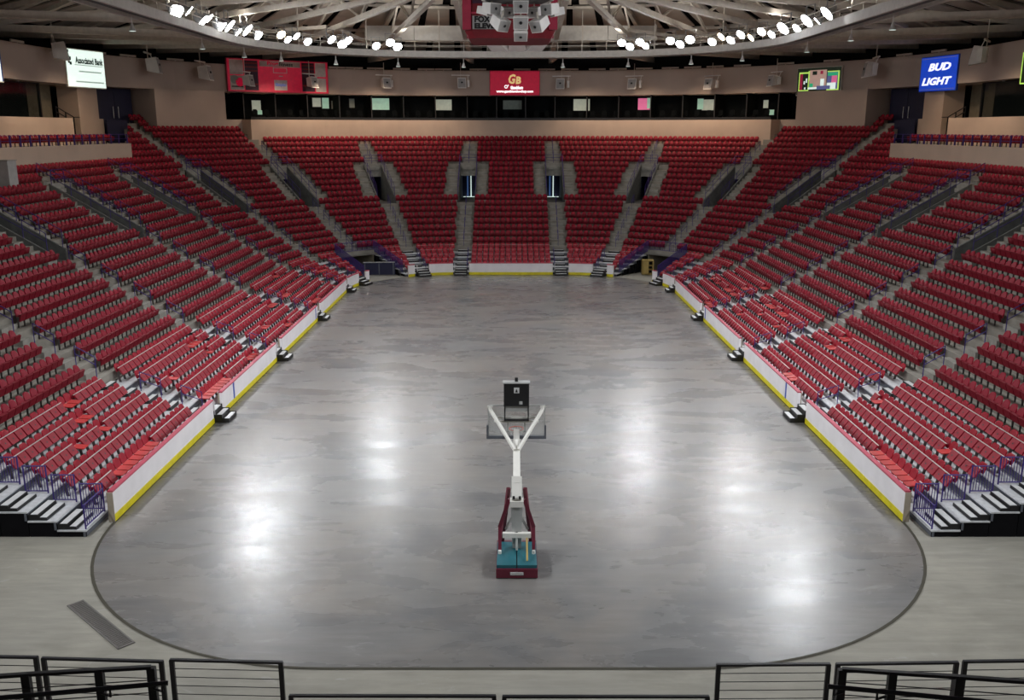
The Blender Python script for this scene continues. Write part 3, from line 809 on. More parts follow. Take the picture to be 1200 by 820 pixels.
    b.sweep(arc(10.4, 14.5, 4), [(dk(18), 11.2), (dk(18), 11.36), (29, 11.36), (29, 11.2)], 'terrace', True); b.sweep(arc(14.5, g0, 6), [(dk(21), 11.2), (dk(21), 11.36), (29, 11.36), (29, 11.2)], 'terrace', True); struct(b.build('floor_club'))
    b = MB(); b.sweep(side_sts(ang(86, 22.0, 12.8)), [(22.0, 11.37), (22.0, 13.4), (22.3, 13.4), (22.3, 11.37)], 'beige', True); struct(b.build('wall_club_front'))
    b = MB(); b.sweep(side_sts(gc0), [(26.2, 11.37), (26.2, FZ0), (26.4, FZ0), (26.4, 11.37)], 'club_recess', True); struct(b.build('wall_club_recess'))
    gw = ang(48, 24.5); 
    t = thing('suite_window', 'large dark suite window above the club ledge, by the %s' % lr, 'window')
    b = MB(); b.sweep(side_sts(gw, 40), [(24.5, 13.31), (24.5, FZ0-.12), (24.56, FZ0-.12), (24.56, 13.31)], 'glass', True); b.build('pane', t)
    b = MB(); b.sweep(side_sts(gw, 40), [(24.45, FZ0-.12), (24.45, FZ0-.01), (24.6, FZ0-.01), (24.6, FZ0-.12)], 'black', True); b.sweep(arc(gw-.25, gw, 1), [(24.45, 13.31), (24.45, FZ0-.01), (24.65, FZ0-.01), (24.65, 13.31)], 'black', True); b.build('frame', t)
    b = MB(); b.sweep(side_sts(gw, 40), [(25.6, 13.31), (25.6, FZ0-.01), (25.7, FZ0-.01), (25.7, 13.31)], 'suite_dark', True); b.build('blackout', t)
    b = MB(); b.sweep(side_sts(gw+.5, 40), [(22.32, 13.0), (22.32, 13.3), (26.18, 13.3), (26.18, 13.0)], 'suite_dark', True); struct(b.build('floor_suite'))
    # black stair rail beside the suite
    x, y = xy(stc(gw), 23.3); t = thing('stair_rail', 'black stair rail beside the dark suite window, by the %s' % lr, 'railing', (x, y, 13.3), rotz(stc(gw)))
    for q, h in ((0, 1.0), (1.3, .55), (2.4, .2)):
        b = MB(); b.beam((-sd*q, 0, -.0 if q == 0 else -1.5), (-sd*q, 0, h), .07, .07, 'black'); b.build('post', t)
    for e in (0, -.4):
        b = MB(); b.beam((0, 0, 1.0+e), (-sd*2.4, 0, .2+e), .06, .06, 'black'); b.build('rail', t)
    b = MB(); b.beam((-sd*2.4, 0, .2), (-sd*3.3, 0, .2), .06, .06, 'black'); b.build('rail', t)
    # club rail
    t = thing('club_rail', 'purple post rail along the club parapet, by the %s' % lr, 'railing', (sd*(HW+pd+.12), 50, 11.42))
    pts = [((sd*0), yv-50, 0) for yv in np.arange(52, 72.1, 1.25)]
    for g in (2.2, 4.7, 7.2, 9.7):
        x, y = xy(stc(g), pd+.12); pts.append((x-sd*(HW+pd+.12), y-50, 0))
    b = MB(); b.box(-.045, .045, -.045, .045, 0, .72, 'purple'); pm = b.mesh('post')
    for p_ in pts: ob('post', pm, t, p_)
    for h in (.72, .38):
        b = MB(); b.tube([(p_[0], p_[1], h) for p_ in pts], .02, 'purple'); b.build('rail', t)
    # club seats: single row of individual seats
    R = RC+19.5
    mesh_parts = [(nm, mb.mesh(nm)) for nm, mb in ft[0]]
    q = 0
    s = 54-Y0
    while True:
        st = nst(s, R); s += .56
        if st[1] == 'C' and st[2] > CLUB_PHI*.95: break
        st2 = (sd, st[1], st[2]); x, y = xy(st2, 19.25)
        t = thing('club_chair', 'red seat on the club ledge behind the purple post rail, by the %s' % lr, 'seat', (x, y, 11.36), rotz(st2), 'club seats by the %s' % lr)
        for nm, me in mesh_parts: ob(nm, me, t)
    # the corner section's dark soffit lights
    for q in range(6):
        st = (sd, 'L', 56+q*3.2); x, y = xy(st, 24.2)
        b = MB(); b.lathe([(.12, 0), (.12, .05)], 'can_white', 10); tag(b.build('soffit_light', None, (x, y, FZ0-.05)), 'small round soffit light under the fascia near the %s' % lr, 'light', 'soffit lights near the %s' % lr)
# grey partition block on the terrace beside the left club parapet
st = at_px(7, dk(14)+.5, 9.6); x, y = xy(st, dk(14)+.4)
b = MB(); b.box(-.5, .5, -.35, .35, zk(14), zk(14)+1.7, 'grey_wall'); b.box(-.55, .55, -.4, .4, zk(14)+1.7, zk(14)+1.76, 'step_concrete')
tag(b.build('partition_block', None, (x, y, 0), rotz(st)), 'plain grey partition block standing below the club parapet', 'partition')

# ------------------------------------------------------------------ roof
rz_d = lambda d: 20.9 + (28-d)*.215
R = RC+18
ce = struct(ob('ceiling', None))
b = MB(); b.sweep(full(RC+10), [(29.4, rz_d(29.4)+.4), (-8.4, rz_d(-8.4)+.4), (-8.4, rz_d(-8.4)+.6), (29.4, rz_d(29.4)+.6)], 'ceil_dark', True)
b.add([(-4.7, YB, 29.1), (4.7, YB, 29.1), (4.7, 74, 29.1), (-4.7, 74, 29.1)], [(0, 1, 2, 3)], 'ceil_dark'); b.build('roof_deck', ce)
for (da, db) in ((27.5, 20.6), (20.2, 13.3), (12.9, 6), (5.6, -1)):
    Rm = RC + (da+db)/2; s = max(0, 34-Y0); T = total(Rm)
    n_ = int((T-2*s)/2.9)
    for q in range(n_):
        a = s + (T-2*s)*(q+.11)/n_; e = s + (T-2*s)*(q+.89)/n_
        b = MB(); b.sweep([nst(a, Rm), nst((a+e)/2, Rm), nst(e, Rm)], [(da, rz_d(da)), (db, rz_d(db)), (db, rz_d(db)+.12), (da, rz_d(da)+.12)], 'roof_panel', True)
        b.build('roof_panel', ce)
def P3(st, d, z): x, y = xy(st, d); return (x, y, z)
n_t = 0
tst = [(sd, 'L', v) for sd in (-1, 1) for v in (40.0, 51.0, 62.0, 72.07)] + [(sd, 'C', math.radians(g)) for sd in (-1, 1) for g in (18, 36, 54, 72)] + [(0, 'F', -4.42), (0, 'F', 4.42)]
for st in tst:
    where = {-1: 'on the bank sign side', 1: 'on the beer sign side', 0: 'over the middle of the end stand'}[st[0]]
    where = where if st[1] != 'C' else 'over the corner ' + where
    t = thing('roof_truss', 'pale roof truss reaching in from the wall, ' + where, 'truss', group='radial roof trusses')
    lo = lambda d: 20.2 + (26-d)*.085
    b = MB(); b.beam(P3(st, 27.5, lo(27.5)), P3(st, -3, lo(-3)), .42, .42, 'steel'); b.build('lower_chord', t)
    b = MB(); b.beam(P3(st, 28, rz_d(28)-.35), P3(st, -3, rz_d(-3)-.35), .36, .36, 'steel'); b.build('upper_chord', t)
    ds = [26, 21, 16, 11, 6, 1, -3]
    for q in range(len(ds)-1):
        a_, b_ = (lo, lambda d: rz_d(d)-.35) if q % 2 == 0 else ((lambda d: rz_d(d)-.35), lo)
        b = MB(); b.beam(P3(st, ds[q], a_(ds[q])), P3(st, ds[q+1], b_(ds[q+1])), .2, .2, 'steel'); b.build('web_member', t)
# ring purlins and diagonal bracing between trusses
for d_, z_ in ((20.4, rz_d(20.4)-.2), (13.1, rz_d(13.1)-.2), (5.8, rz_d(5.8)-.2)):
    b = MB(); b.sweep(stations(14, total(RC+d_)-14, RC+d_), [(d_-.12, z_-.12), (d_-.12, z_+.12), (d_+.12, z_+.12), (d_+.12, z_-.12)], 'steel', True)
    tag(b.build('ring_purlin'), 'pale steel purlin ring under the roof, %s' % {20.4: 'closest to the outer wall', 13.1: 'midway between wall and centre', 5.8: 'innermost'}[d_], 'beam')
order = [(-1, 'L', 51.0), (-1, 'L', 62.0), (-1, 'L', 72.07)] + [(-1, 'C', math.radians(g)) for g in (18, 36, 54, 72)] + [(0, 'F', -4.42), (0, 'F', 4.42)] + [(1, 'C', math.radians(g)) for g in (72, 54, 36, 18)] + [(1, 'L', 72.07), (1, 'L', 62.0), (1, 'L', 51.0)]
for q in range(len(order)-1):
    a_, c_ = order[q], order[q+1]
    if q in (6, 7, 8): continue
    dd = (22, 12) if q % 2 == 0 else (12, 22)
    pa, pb_ = Vector(P3(a_, dd[0], lo(dd[0])+.3)), Vector(P3(c_, dd[1], lo(dd[1])+.3)); b = MB(); b.beam(pa.lerp(pb_, .03), pa.lerp(pb_, .97), .3, .3, 'steel')
    tag(b.build('diagonal_brace'), 'pale steel diagonal brace between two roof trusses', 'beam', 'diagonal roof braces')
# long pale duct across the end of the roof
t = thing('air_duct', 'long pale rectangular duct hanging across the roof beyond the scoreboard', 'duct', (0, 95.0, 21.0))
for q in range(6):
    x0 = -14.2 + q*28.4/6; b = MB(); b.box(x0+.02, x0+28.4/6-.02, -.6, .6, 0, 1.35, 'catwalk'); b.build('duct_section', t)
for x0 in (-14.2, -7, 0, 7, 14.2):
    b = MB(); b.box(x0-.05, x0+.05, -.66, .66, -.05, 1.42, 'steel'); b.build('hanger_band', t)

# ------------------------------------------------------------------ catwalk ring with lamps
cat = thing('catwalk', 'pale oval lighting catwalk ring hung under the roof', 'catwalk')
Rr = RC+CAT_D; T = total(Rr, 16)
sts = stations(0, T, Rr, 16, .9)
b = MB(); b.sweep(sts, [(CAT_D+.55, CAT_Z-.28), (CAT_D+.55, CAT_Z+.28), (CAT_D+.75, CAT_Z+.28), (CAT_D+.75, CAT_Z-.28)], 'catwalk', True); b.build('outer_beam', cat)
b = MB(); b.sweep(sts, [(CAT_D-.75, CAT_Z-.28), (CAT_D-.75, CAT_Z+.28), (CAT_D-.55, CAT_Z+.28), (CAT_D-.55, CAT_Z-.28)], 'catwalk', True); b.build('inner_beam', cat)
b = MB(); b.sweep(sts, [(CAT_D-.54, CAT_Z-.08), (CAT_D-.54, CAT_Z), (CAT_D+.54, CAT_Z), (CAT_D+.54, CAT_Z-.08)], 'grate', True); b.build('deck', cat)
for d_ in (CAT_D-.65, CAT_D+.65):
    for h in (1.2, .75):
        b = MB(); b.sweep(sts, [(d_-.025, CAT_Z+h-.025), (d_-.025, CAT_Z+h+.025), (d_+.025, CAT_Z+h+.025), (d_+.025, CAT_Z+h-.025)], 'steel', True); b.build('handrail', cat)
b = MB(); b.box(-.03, .03, -.03, .03, .2, 1.2, 'steel'); pm = b.mesh('rail_post')
b = MB(); b.box(-.04, .04, -.04, .04, .2, 4.0, 'steel'); hm = b.mesh('hanger_rod')
s = 22.0; q = 0
while s < T-22:
    st = nst(s, Rr, 16); x, y = xy(st, CAT_D+.65); ob('rail_post', pm, cat, (x, y, CAT_Z), rotz(st))
    if q % 3 == 0: ob('hanger_rod', hm, cat, (x, y, CAT_Z), rotz(st))
    s += 2.2; q += 1
# radial beams from ring to wall
for st in tst + [(sd, 'C', math.radians(g)) for sd in (-1, 1) for g in (9, 27, 45)]:
    b = MB(); b.beam(P3(st, CAT_D+.75, CAT_Z+.12), P3(st, 28.6, CAT_Z+.75), .34, .5, 'steel')
    tag(b.build('catwalk_beam'), 'pale steel beam tying the lighting catwalk back to the wall', 'beam', 'beams between catwalk and wall')
# floodlights
def flood(m):
    t = thing('floodlight', '', 'floodlight')
    b = MB(); b.lathe([(.12, .3), (.2, .12), (.36, -.18), (.38, -.22)], 'lamp_body', 14); hd = b.build('reflector', t)
    b = MB(); b.lathe([(.36, -.235), (.36, -.225)], m, 16); b.build('lens', hd)
    b = MB(); b.beam((-.42, 0, 0), (-.42, 0, .6), .05, .05, 'lamp_body'); b.beam((.42, 0, 0), (.42, 0, .6), .05, .05, 'lamp_body'); b.beam((-.44, 0, .6), (.44, 0, .6), .05, .05, 'lamp_body'); b.build('yoke', t)
    hd.rotation_euler = (math.radians(-48), 0, 0)
    return t
fw = {'lens': flood('lens'), 'lens_warm': flood('lens_warm')}; used = {'lens': 0, 'lens_warm': 0}
lx = [206, 222, 236, 246, 258, 268, 279, 289, 303, 330, 338, 347, 361, 388, 402, 408, 441, 457, 466, 728, 738, 750, 757, 785, 797, 808, 834, 846, 857, 868, 880, 892, 904, 918, 934, 946, 958, 970]
spots = [at_px(p_, CAT_D-.55, CAT_Z+1.2) for p_ in lx] + [(sd, 'L', v) for sd in (-1, 1) for v in (30, 33, 36, 41, 44, 47, 52, 55)]
for j, st in enumerate(spots):
    m_ = 'lens_warm' if j in (9, 30, 27) else 'lens'
    o = fw[m_] if not used[m_] else copy_tree(fw[m_]); used[m_] = 1
    x, y = xy(st, CAT_D-.35); o.location = (x, y, CAT_Z+.75+.35*(j % 2)); o.rotation_euler = (0, 0, rotz(st)+random.uniform(-.35, .35))
    k_ = 1.45 if j in (0, 2, 4, 5, 7, 35, 37, 33) else .95 + .2*random.random(); o.scale = (k_, k_, k_)
    o['label'] = 'round floodlight on the catwalk ring glowing cold white' if m_ == 'lens' else 'round floodlight on the catwalk ring glowing warm orange-white'
    o['label'] += {-1: ', bank sign side', 1: ', beer sign side', 0: ', end stand'}[st[0]]
    o['group'] = 'cold white catwalk floodlights' if m_ == 'lens' else 'warm catwalk floodlights'
# hanging white can lights under the ring
cn = thing('can_light', 'small white bell-shaped lamp hanging under the catwalk ring', 'lamp', group='white can lamps under the catwalk')
b = MB(); b.lathe([(.12, .35), (.16, .2), (.2, 0), (.34, -.28), (.34, -.31)], 'can_white', 12); b.build('shade', cn)
b = MB(); b.box(-.05, .05, -.05, .05, .35, 1.0, 'can_white'); b.build('stem', cn)
b = MB(); b.lathe([(.3, -.325), (.3, -.315)], 'px_white', 12); b.build('lens', cn)
for j, px_ in enumerate((155, 237, 286, 330, 393, 466, 543, 659, 736, 810, 870, 946, 997, 1046)):
    st = at_px(px_, CAT_D+.3, CAT_Z-.9); x, y = xy(st, CAT_D+.3)
    o = cn if j == 0 else copy_tree(cn); o.scale = (.62, .62, .62); o.location = (x, y, CAT_Z-.9); o.rotation_euler = (0, 0, rotz(st))

# ------------------------------------------------------------------ signs on the fascia
def sign(px0, px1, y0, y1, name, label, cat, frame, face, off=.2):
    pc = (px0+px1)/2; st = at_px(pc, FD-off, 17.4); x, y = xy(st, FD-off); dep = project(x, y, 17.4)[2]
    a, e = at_px(px0, FD-.2, 17.4), at_px(px1, FD-.2, 17.4)
    w_ = (Vector(xy(a, FD-.2))-Vector(xy(e, FD-.2))).length
    h_ = (y1-y0)*dep/F_PX*1.03; zc = CAM_H + (151-(y0+y1)/2)*dep/F_PX/1.055
    t = thing(name, label, cat, (x, y, zc), rotz(st))
    b = MB(); b.box(-w_/2-.08, w_/2+.08, .0, .2, -h_/2-.08, h_/2+.08, frame); b.build('frame', t)
    b = MB(); b.box(-w_/2, w_/2, -.03, .0, -h_/2, h_/2, face); b.build('face', t)
    return t, w_, h_
def plate(t, name, m, w_, h_, fx0, fx1, fz0, fz1, y=-.045):
    b = MB(); b.box((fx0-.5)*w_, (fx1-.5)*w_, y, -.03, (fz0-.5)*h_, (fz1-.5)*h_, m); return b.build(name, t)
t, W, H = sign(79, 123, 59, 99, 'bank_sign', 'glowing white bank sign with dark lettering and bars on the fascia', 'sign', 'steel', 'sign_white')
text('Associated Bank', .72, 'sign_dark', t, (.10*W, -.04, .22*H), .74*W, bold=.02)
for (a_, b_, c_, d_) in ((.04, .08, .62, .70), (.08, .12, .70, .80), (.08, .13, .58, .66), (.03, .06, .70, .75)): plate(t, 'logo_mark', 'sign_dark', W, H, a_, b_, c_, d_)
plate(t, 'rule', 'sign_grey', W, H, .2, .95, .585, .6)
plate(t, 'small_print', 'print_grey', W, H, .3, .9, .40, .44); plate(t, 'small_print', 'print_grey', W, H, .2, .95, .12, .16)
t, W, H = sign(-22, 1, 50, 91, 'edge_sign', 'glowing white fascia sign cut off beside the dark suite window', 'sign', 'steel', 'sign_white'); plate(t, 'stripe', 'line_blue', W, H, .93, .99, 0, 1)
t, W, H = sign(1079, 1121, 66, 103, 'beer_sign', 'blue lit BUD LIGHT sign on the fascia', 'sign', 'line_blue', 'sign_blue')
text('BUD', .8, 'sign_letter', t, (.03*W, -.05, .2*H), .62*W, shear=.25, bold=.03); text('LIGHT', .8, 'sign_letter', t, (-.02*W, -.05, -.22*H), .82*W, shear=.25, bold=.03)
plate(t, 'border', 'px_navy', W, H, .02, .98, .03, .05); plate(t, 'border', 'px_navy', W, H, .02, .98, .95, .97)
t, W, H = sign(574, 632, 83, 109, 'hockey_sign', 'dark red sign with gold GB emblem on the end fascia', 'sign', 'score_frame', 'sign_red')
text('G', 1.3, 'gold', t, (-.055*W, -.05, .17*H), .15*W, shear=.2, bold=.05); text('B', 1.0, 'gold', t, (.075*W, -.05, .12*H), .11*W, shear=.1, bold=.05)
text("O'", .5, 'sign_letter', t, (-.17*W, -.055, -.15*H), .09*W, bold=.02); text('Gamblers', .42, 'sign_letter', t, (.04*W, -.06, -.19*H), .26*W, bold=.03)
text('www.gamblershockey.com', .32, 'sign_letter', t, (0, -.05, -.36*H), .76*W, bold=.02)
t, W, H = sign(269, 386, 71, 105, 'sponsor_board', 'red and white sponsor scoreboard panel on the fascia above the corner seats', 'scoreboard', 'score_frame', 'ad_red', .85)
plate(t, 'advert_panel', 'ad_white', W, H, .02, .15, .52, .98); plate(t, 'advert_panel', 'ad_white', W, H, .02, .15, .03, .48)
plate(t, 'advert_panel', 'ad_white', W, H, .87, .98, .53, .98); plate(t, 'advert_panel', 'ad_white', W, H, .87, .98, .03, .48)
plate(t, 'dark_panel', 'maroon_dark', W, H, .16, .29, .03, .97); plate(t, 'dark_panel', 'maroon_dark', W, H, .73, .86, .03, .97)
for z_ in (.62, .74, .86, .2): plate(t, 'score_stripe', 'score_red', W, H, .165, .285, z_, z_+.05, -.05); plate(t, 'score_stripe', 'score_red', W, H, .735, .855, z_, z_+.05, -.05)
plate(t, 'header_panel', 'ad_white', W, H, .31, .715, .80, .98)
text('Prog', .5, 'sign_red', t, (-.06*W, -.05, .39*H), .11*W, bold=.02); text('fitness', .5, 'sign_dark', t, (.07*W, -.05, .39*H), .14*W, bold=.01)
plate(t, 'clock_frame', 'ad_white', W, H, .44, .58, .60, .78, -.04); plate(t, 'clock_face', 'ad_red', W, H, .447, .573, .62, .76, -.05)
plate(t, 'period_mark', 'ad_white', W, H, .495, .535, .49, .52)
plate(t, 'advert_panel', 'ad_white', W, H, .445, .575, .05, .38); text('Shopko', .4, 'px_navy', t, (.01*W, -.05, -.28*H), .11*W, bold=.02)
for (cx_, cz_, m_) in ((.06, .36, 'sign_grey'), (.11, .28, 'sign_red')):
    b = MB(); b.lathe([(.42, 0), (.42, .02)], m_, 16); o = b.build('logo_disc', t, ((cx_-.5)*W, -.05, (cz_-.5)*H)); o.rotation_euler = (PI/2, 0, 0)
plate(t, 'small_print', 'sign_dark', W, H, .03, .14, .12, .16, -.05)
t, W, H = sign(934, 986, 79, 108, 'video_screen', 'video screen with lime-edged picture strips on the fascia', 'screen', 'steel', 'px_black', .35)
lay = 0
for nm, m_, a_, b_, c_, d_ in (('picture_edge', 'px_lime', .04, .28, .14, .86), ('picture', 'px_wine', .06, .13, .18, .80), ('picture', 'px_black', .13, .26, .18, .80), ('picture_edge', 'px_lime', .26, .29, .5, .9), ('picture', 'px_skin', .29, .68, .2, .92), ('picture_edge', 'px_lime', .70, .97, .14, .86), ('picture', 'px_navy', .70, .94, .18, .82), ('picture', 'px_green', .71, .93, .68, .80), ('picture', 'px_pink', .80, .92, .42, .68), ('picture', 'px_white', .70, .90, .18, .42),
                               ('picture', 'px_white', .16, .19, .40, .52), ('picture', 'px_white', .21, .24, .46, .62), ('picture', 'px_white', .18, .21, .20, .28), ('picture', 'px_green', .30, .38, .28, .42), ('picture', 'px_white', .55, .63, .28, .58), ('caption_bar', 'px_white', .27, .47, .2, .27), ('caption_bar', 'px_navy', .47, .78, .18, .32), ('caption_bar', 'px_green', .2, .75, .07, .10), ('caption_bar', 'px_pale', .15, .72, .02, .06), ('picture', 'px_black', .36, .46, .74, .88), ('picture', 'px_wine', .54, .6, .76, .88)):
    lay += 1; plate(t, nm, m_, W, H, a_, b_, c_, d_, -.04 - .002*lay)
t, W, H = sign(1199, 1222, 60, 93, 'edge_sign', 'green edged fascia sign cut off beside the blue beer sign', 'sign', 'px_lime', 'px_black'); plate(t, 'stripe', 'px_lime', W, H, .0, .04, 0, 1)

# ------------------------------------------------------------------ loudspeakers hung in front of the fascia
sp_ = thing('hanging_speaker', '', 'speaker')
b = MB(); b.hexa([(-.42, -.45, -.5), (.42, -.45, -.5), (.3, .35, -.35), (-.3, .35, -.35), (-.42, -.25, .5), (.42, -.25, .5), (.3, .4, .4), (-.3, .4, .4)], 'speaker'); cab = b.build('cabinet', sp_)
b = MB(); b.hexa([(-.36, -.47, -.42), (.36, -.47, -.42), (.36, -.44, -.42), (-.36, -.44, -.42), (-.36, -.30, .42), (.36, -.30, .42), (.36, -.27, .42), (-.36, -.27, .42)], 'speaker_face'); b.build('grille', cab)
b = MB(); b.box(-.09, .09, -.42, -.36, -.02, .12, 'black'); b.build('horn_mouth', cab)
b = MB(); b.beam((-.9, .3, .75), (.9, .3, .75), .09, .09, 'speaker'); b.beam((0, .3, .4), (0, .3, 1.9), .05, .05, 'steel'); b.build('bracket', sp_)
b = MB(); b.box(.62, .82, .0, .25, -.35, .3, 'speaker'); b.beam((.72, .12, .3), (.72, .3, .75), .04, .04, 'speaker'); b.build('side_box', sp_)
for j, (px_, py_, tilt) in enumerate(((72, 58, .5), (180, 75, .6), (241, 84, .6), (290, 93, .5), (366, 95, .45), (452, 96, .3), (541, 96, .2), (658, 97, .2), (742, 97, .2), (833, 97, .3), (906, 93, .5), (1020, 80, .6), (1147, 63, .6))):
    od = 2.3 if px_ in (290, 366) else 1.3
    st = at_px(px_, FD-od, 17.4); x, y = xy(st, FD-od); dep = project(x, y, 17.4)[2]
    o = sp_ if j == 0 else copy_tree(sp_); o.location = (x, y, CAM_H + (151-py_)*dep/F_PX/1.055)
    o.rotation_euler = (0, 0, rotz(st) + (tilt if px_ < 600 else -tilt)); k_ = 1.4 if j in (0, 1, 2, 11, 12) else 1.1; o.scale = (k_, k_, k_)
    on = 'in front of the sponsor scoreboard panel' if px_ in (290, 366) else 'in front of the plain fascia'
    o['label'] = 'pale angled loudspeaker hanging ' + on; o['group'] = 'loudspeakers ' + on
# little mounting rails along the fascia top
for j, px_ in enumerate((20, 115, 150, 205, 395, 415, 440, 470, 500, 520, 560, 612, 640, 668, 700, 725, 755, 785, 812, 838, 870, 920, 975, 1060, 1100)):
    st = at_px(px_, FD+.1, FZ1); x, y = xy(st, FD+.1)
    b = MB(); b.box(-.9, .9, -.06, .06, .05, .22, 'steel'); b.box(-.05, .05, -.04, .04, 0, .05, 'steel')
    tag(b.build('fascia_rail', None, (x, y, FZ1), rotz(st)), 'short pale mounting rail on the top edge of the fascia', 'rail', 'mounting rails on the fascia top')

# ------------------------------------------------------------------ centre-hung scoreboard and its loudspeaker cluster
sb = thing('scoreboard', 'dark red centre-hung scoreboard above the rink', 'scoreboard', (.0, 50.07, 16.95))
b = MB(); hx = 2.3
oct_ = lambda r, c: [(-r, -r+c), (-r+c, -r), (r-c, -r), (r, -r+c), (r, r-c), (r-c, r), (-r+c, r), (-r, r-c)]
def ring(r, c, z0, z1, m, r2=None):
    bb = MB(); a_ = oct_(r, c); b_ = oct_(r2 or r, c)
    bb.add([(p_[0], p_[1], z0) for p_ in a_] + [(p_[0], p_[1], z1) for p_ in b_], [tuple(reversed(range(8))), tuple(range(8, 16))] + [(k, (k+1) % 8, 8+(k+1) % 8, 8+k) for k in range(8)], m); return bb
ring(2.05, .35, 0, .35, 'score_red', 2.25).build('lower_skirt', sb)
ring(2.25, .35, .35, 6.0, 'score_red').build('body', sb)
for sx in (-1, 1):
    for sy in (-1, 1):
        b = MB(); b.box(min(sx*1.92, sx*2.34), max(sx*1.92, sx*2.34), min(sy*1.92, sy*2.34), max(sy*1.92, sy*2.34), .38, 6.0, 'score_frame'); b.build('corner_post', sb)
for z_ in (1.12,):
    b = MB(); b.box(-1.95, 1.95, -2.31, -2.26, z_, z_+.08, 'score_frame'); b.build('frame_bar', sb)
b = MB(); b.box(-1.85, -.2, -2.30, -2.255, .40, 1.02, 'speaker_face'); pl = b.build('advert_panel', sb)
text('FOX', .38, 'black', pl, (-1.35, -2.31, .86), .8, bold=.02); text('ELEVEN', .32, 'black', pl, (-1.1, -2.31, .55), 1.3, bold=.02)
b = MB(); b.box(-1.85, 1.85, -2.30, -2.255, 1.6, 4.5, 'maroon_dark'); b.build('display_panel', sb)
rg = thing('rigging_plate', 'dark rigging plate with white edges above the centre loudspeakers', 'rigging', (.35, 44.2, 18.15))
b = MB(); b.extr([(-1.55, -.7), (1.55, -.7), (1.2, .7), (-1.2, .7)], lambda x, y: (x, y, 0), lambda x, y: (x, y, .12), 'grate'); b.build('plate', rg)
for (a_, e_) in (((-1.6, -.72, .05), (-1.0, -.72, .3)), ((1.6, -.72, .05), (1.0, -.72, .3)), ((-1.55, -.7, .06), (-1.2, .7, .06)), ((1.55, -.7, .06), (1.2, .7, .06))):
    b = MB(); b.beam(a_, e_, .14, .16, 'can_white'); b.build('edge', rg)
for x_ in (-1, 0, 1):
    b = MB(); b.tube([(x_, 0, .1), (x_*.6, 0, 9)], .03, 'steel'); b.build('cable', rg)
cs = thing('cluster_speaker', '', 'speaker')
b = MB(); b.hexa([(-.3, -.35, -.25), (.3, -.35, -.25), (.24, .35, -.2), (-.24, .35, -.2), (-.32, -.3, .25), (.32, -.3, .25), (.24, .35, .2), (-.24, .35, .2)], 'speaker'); cc = b.build('cabinet', cs)
b = MB(); b.hexa([(-.26, -.37, -.21), (.26, -.37, -.21), (.26, -.345, -.21), (-.26, -.345, -.21), (-.28, -.325, .21), (.28, -.325, .21), (.28, -.30, .21), (-.28, -.30, .21)], 'speaker_face'); b.build('grille', cc)
b = MB(); b.lathe([(.05, 0), (.07, .03)], 'black', 8); o = b.build('horn_mouth', cc, (0, -.34, .02)); o.rotation_euler = (PI/2, 0, 0)
b = MB(); b.beam((0, 0, .2), (0, .05, .5), .06, .06, 'steel'); b.build('bracket', cs)
for j, (px_, py_, Yd, rz_, rx_, k_) in enumerate(((576, 14, 43.9, .7, .2, 1.0), (586, 30, 43.7, .75, .55, 1.05), (610, 13, 43.6, 0, .1, 1.1), (610, 29, 43.6, 0, .3, 1.08), (610, 40, 43.8, 0, .9, 1.0), (644, 15, 43.9, -.7, .2, 1.0), (632, 31, 43.7, -.75, .55, 1.05), (568, 17, 44.5, 1.2, .2, .8), (652, 18, 44.5, -1.2, .2, .8), (594, 18, 44.6, .4, .3, .9), (626, 18, 44.6, -.4, .3, .9))):
    o = cs if j == 0 else copy_tree(cs)
    z_ = CAM_H + (151-py_)*Yd/F_PX/1.055; o.location = (CAM_X + (px_-600)*Yd/(F_PX*1.035), Yd, z_); o.rotation_euler = (rx_, 0, rz_); o.scale = (k_, k_, k_)
    o['label'] = 'pale loudspeaker box in the centre cluster in front of the scoreboard'; o['group'] = 'centre cluster loudspeakers, scoreboard front'
for j, (px_, rz_) in enumerate(((583, 2.7), (606, PI), (628, -2.7))):
    o = copy_tree(cs); Yd = 56.5; o.location = (CAM_X+(px_-600)*Yd/(F_PX*1.035), Yd, 17.5); o.rotation_euler = (.25, 0, rz_); o.scale = (1.8, 1.4, 1.6)
    o['label'] = 'pale loudspeaker box hanging behind and below the scoreboard'; o['group'] = 'loudspeakers behind the scoreboard'

# ------------------------------------------------------------------ portable basketball goal, back towards us
hp = thing('basketball_goal', 'portable basketball goal with teal weight base, white boom and shot clock', 'basketball hoop', (.24, 24.1, 0))
b = MB(); b.box(-.6, .6, 0, 1.9, .03, .30, 'maroon'); base = b.build('base', hp)
b = MB(); b.box(-.19, .19, -.012, 0, .12, .21, 'tread'); b.build('name_plate', base)
b = MB(); b.box(-.15, .15, -.016, -.012, .145, .185, 'hoop_grey'); b.build('plate_print', base)
for s_ in (-1, 1):
    b = MB(); b.box(min(s_*.015, s_*.58), max(s_*.015, s_*.58), .06, 1.6, .30, .40, 'teal'); b.build('weight_pad', hp)
for s_ in (-1, 1):
    for y_ in (.25, 1.65):
        b = MB(); b.tube([(s_*.42, y_, .06), (s_*.5, y_, .06)], .06, 'black', 8); b.build('wheel', hp)
    # maroon rear struts
    b = MB(); b.beam((s_*.50, .85, .42), (s_*.50, 1.25, 1.05), .1, .1, 'maroon'); b.beam((s_*.50, 1.25, 1.05), (s_*.22, 1.2, 1.95), .11, .11, 'maroon'); b.build('rear_strut', hp)
    b = MB(); b.lathe([(.05, 0), (.05, .1)], 'hoop_white', 8, (s_*.5, .8, .40)); b.build('strut_pin', hp)
    b = MB(); b.beam((s_*.45, 1.75, .3), (s_*.24, 1.3, 2.25), .1, .1, 'maroon'); b.build('front_strut', hp)
    b = MB(); b.beam((s_*.33, 1.3, .95), (s_*.13, 1.25, 1.35), .05, .08, 'hoop_grey'); b.build('link_bar', hp)
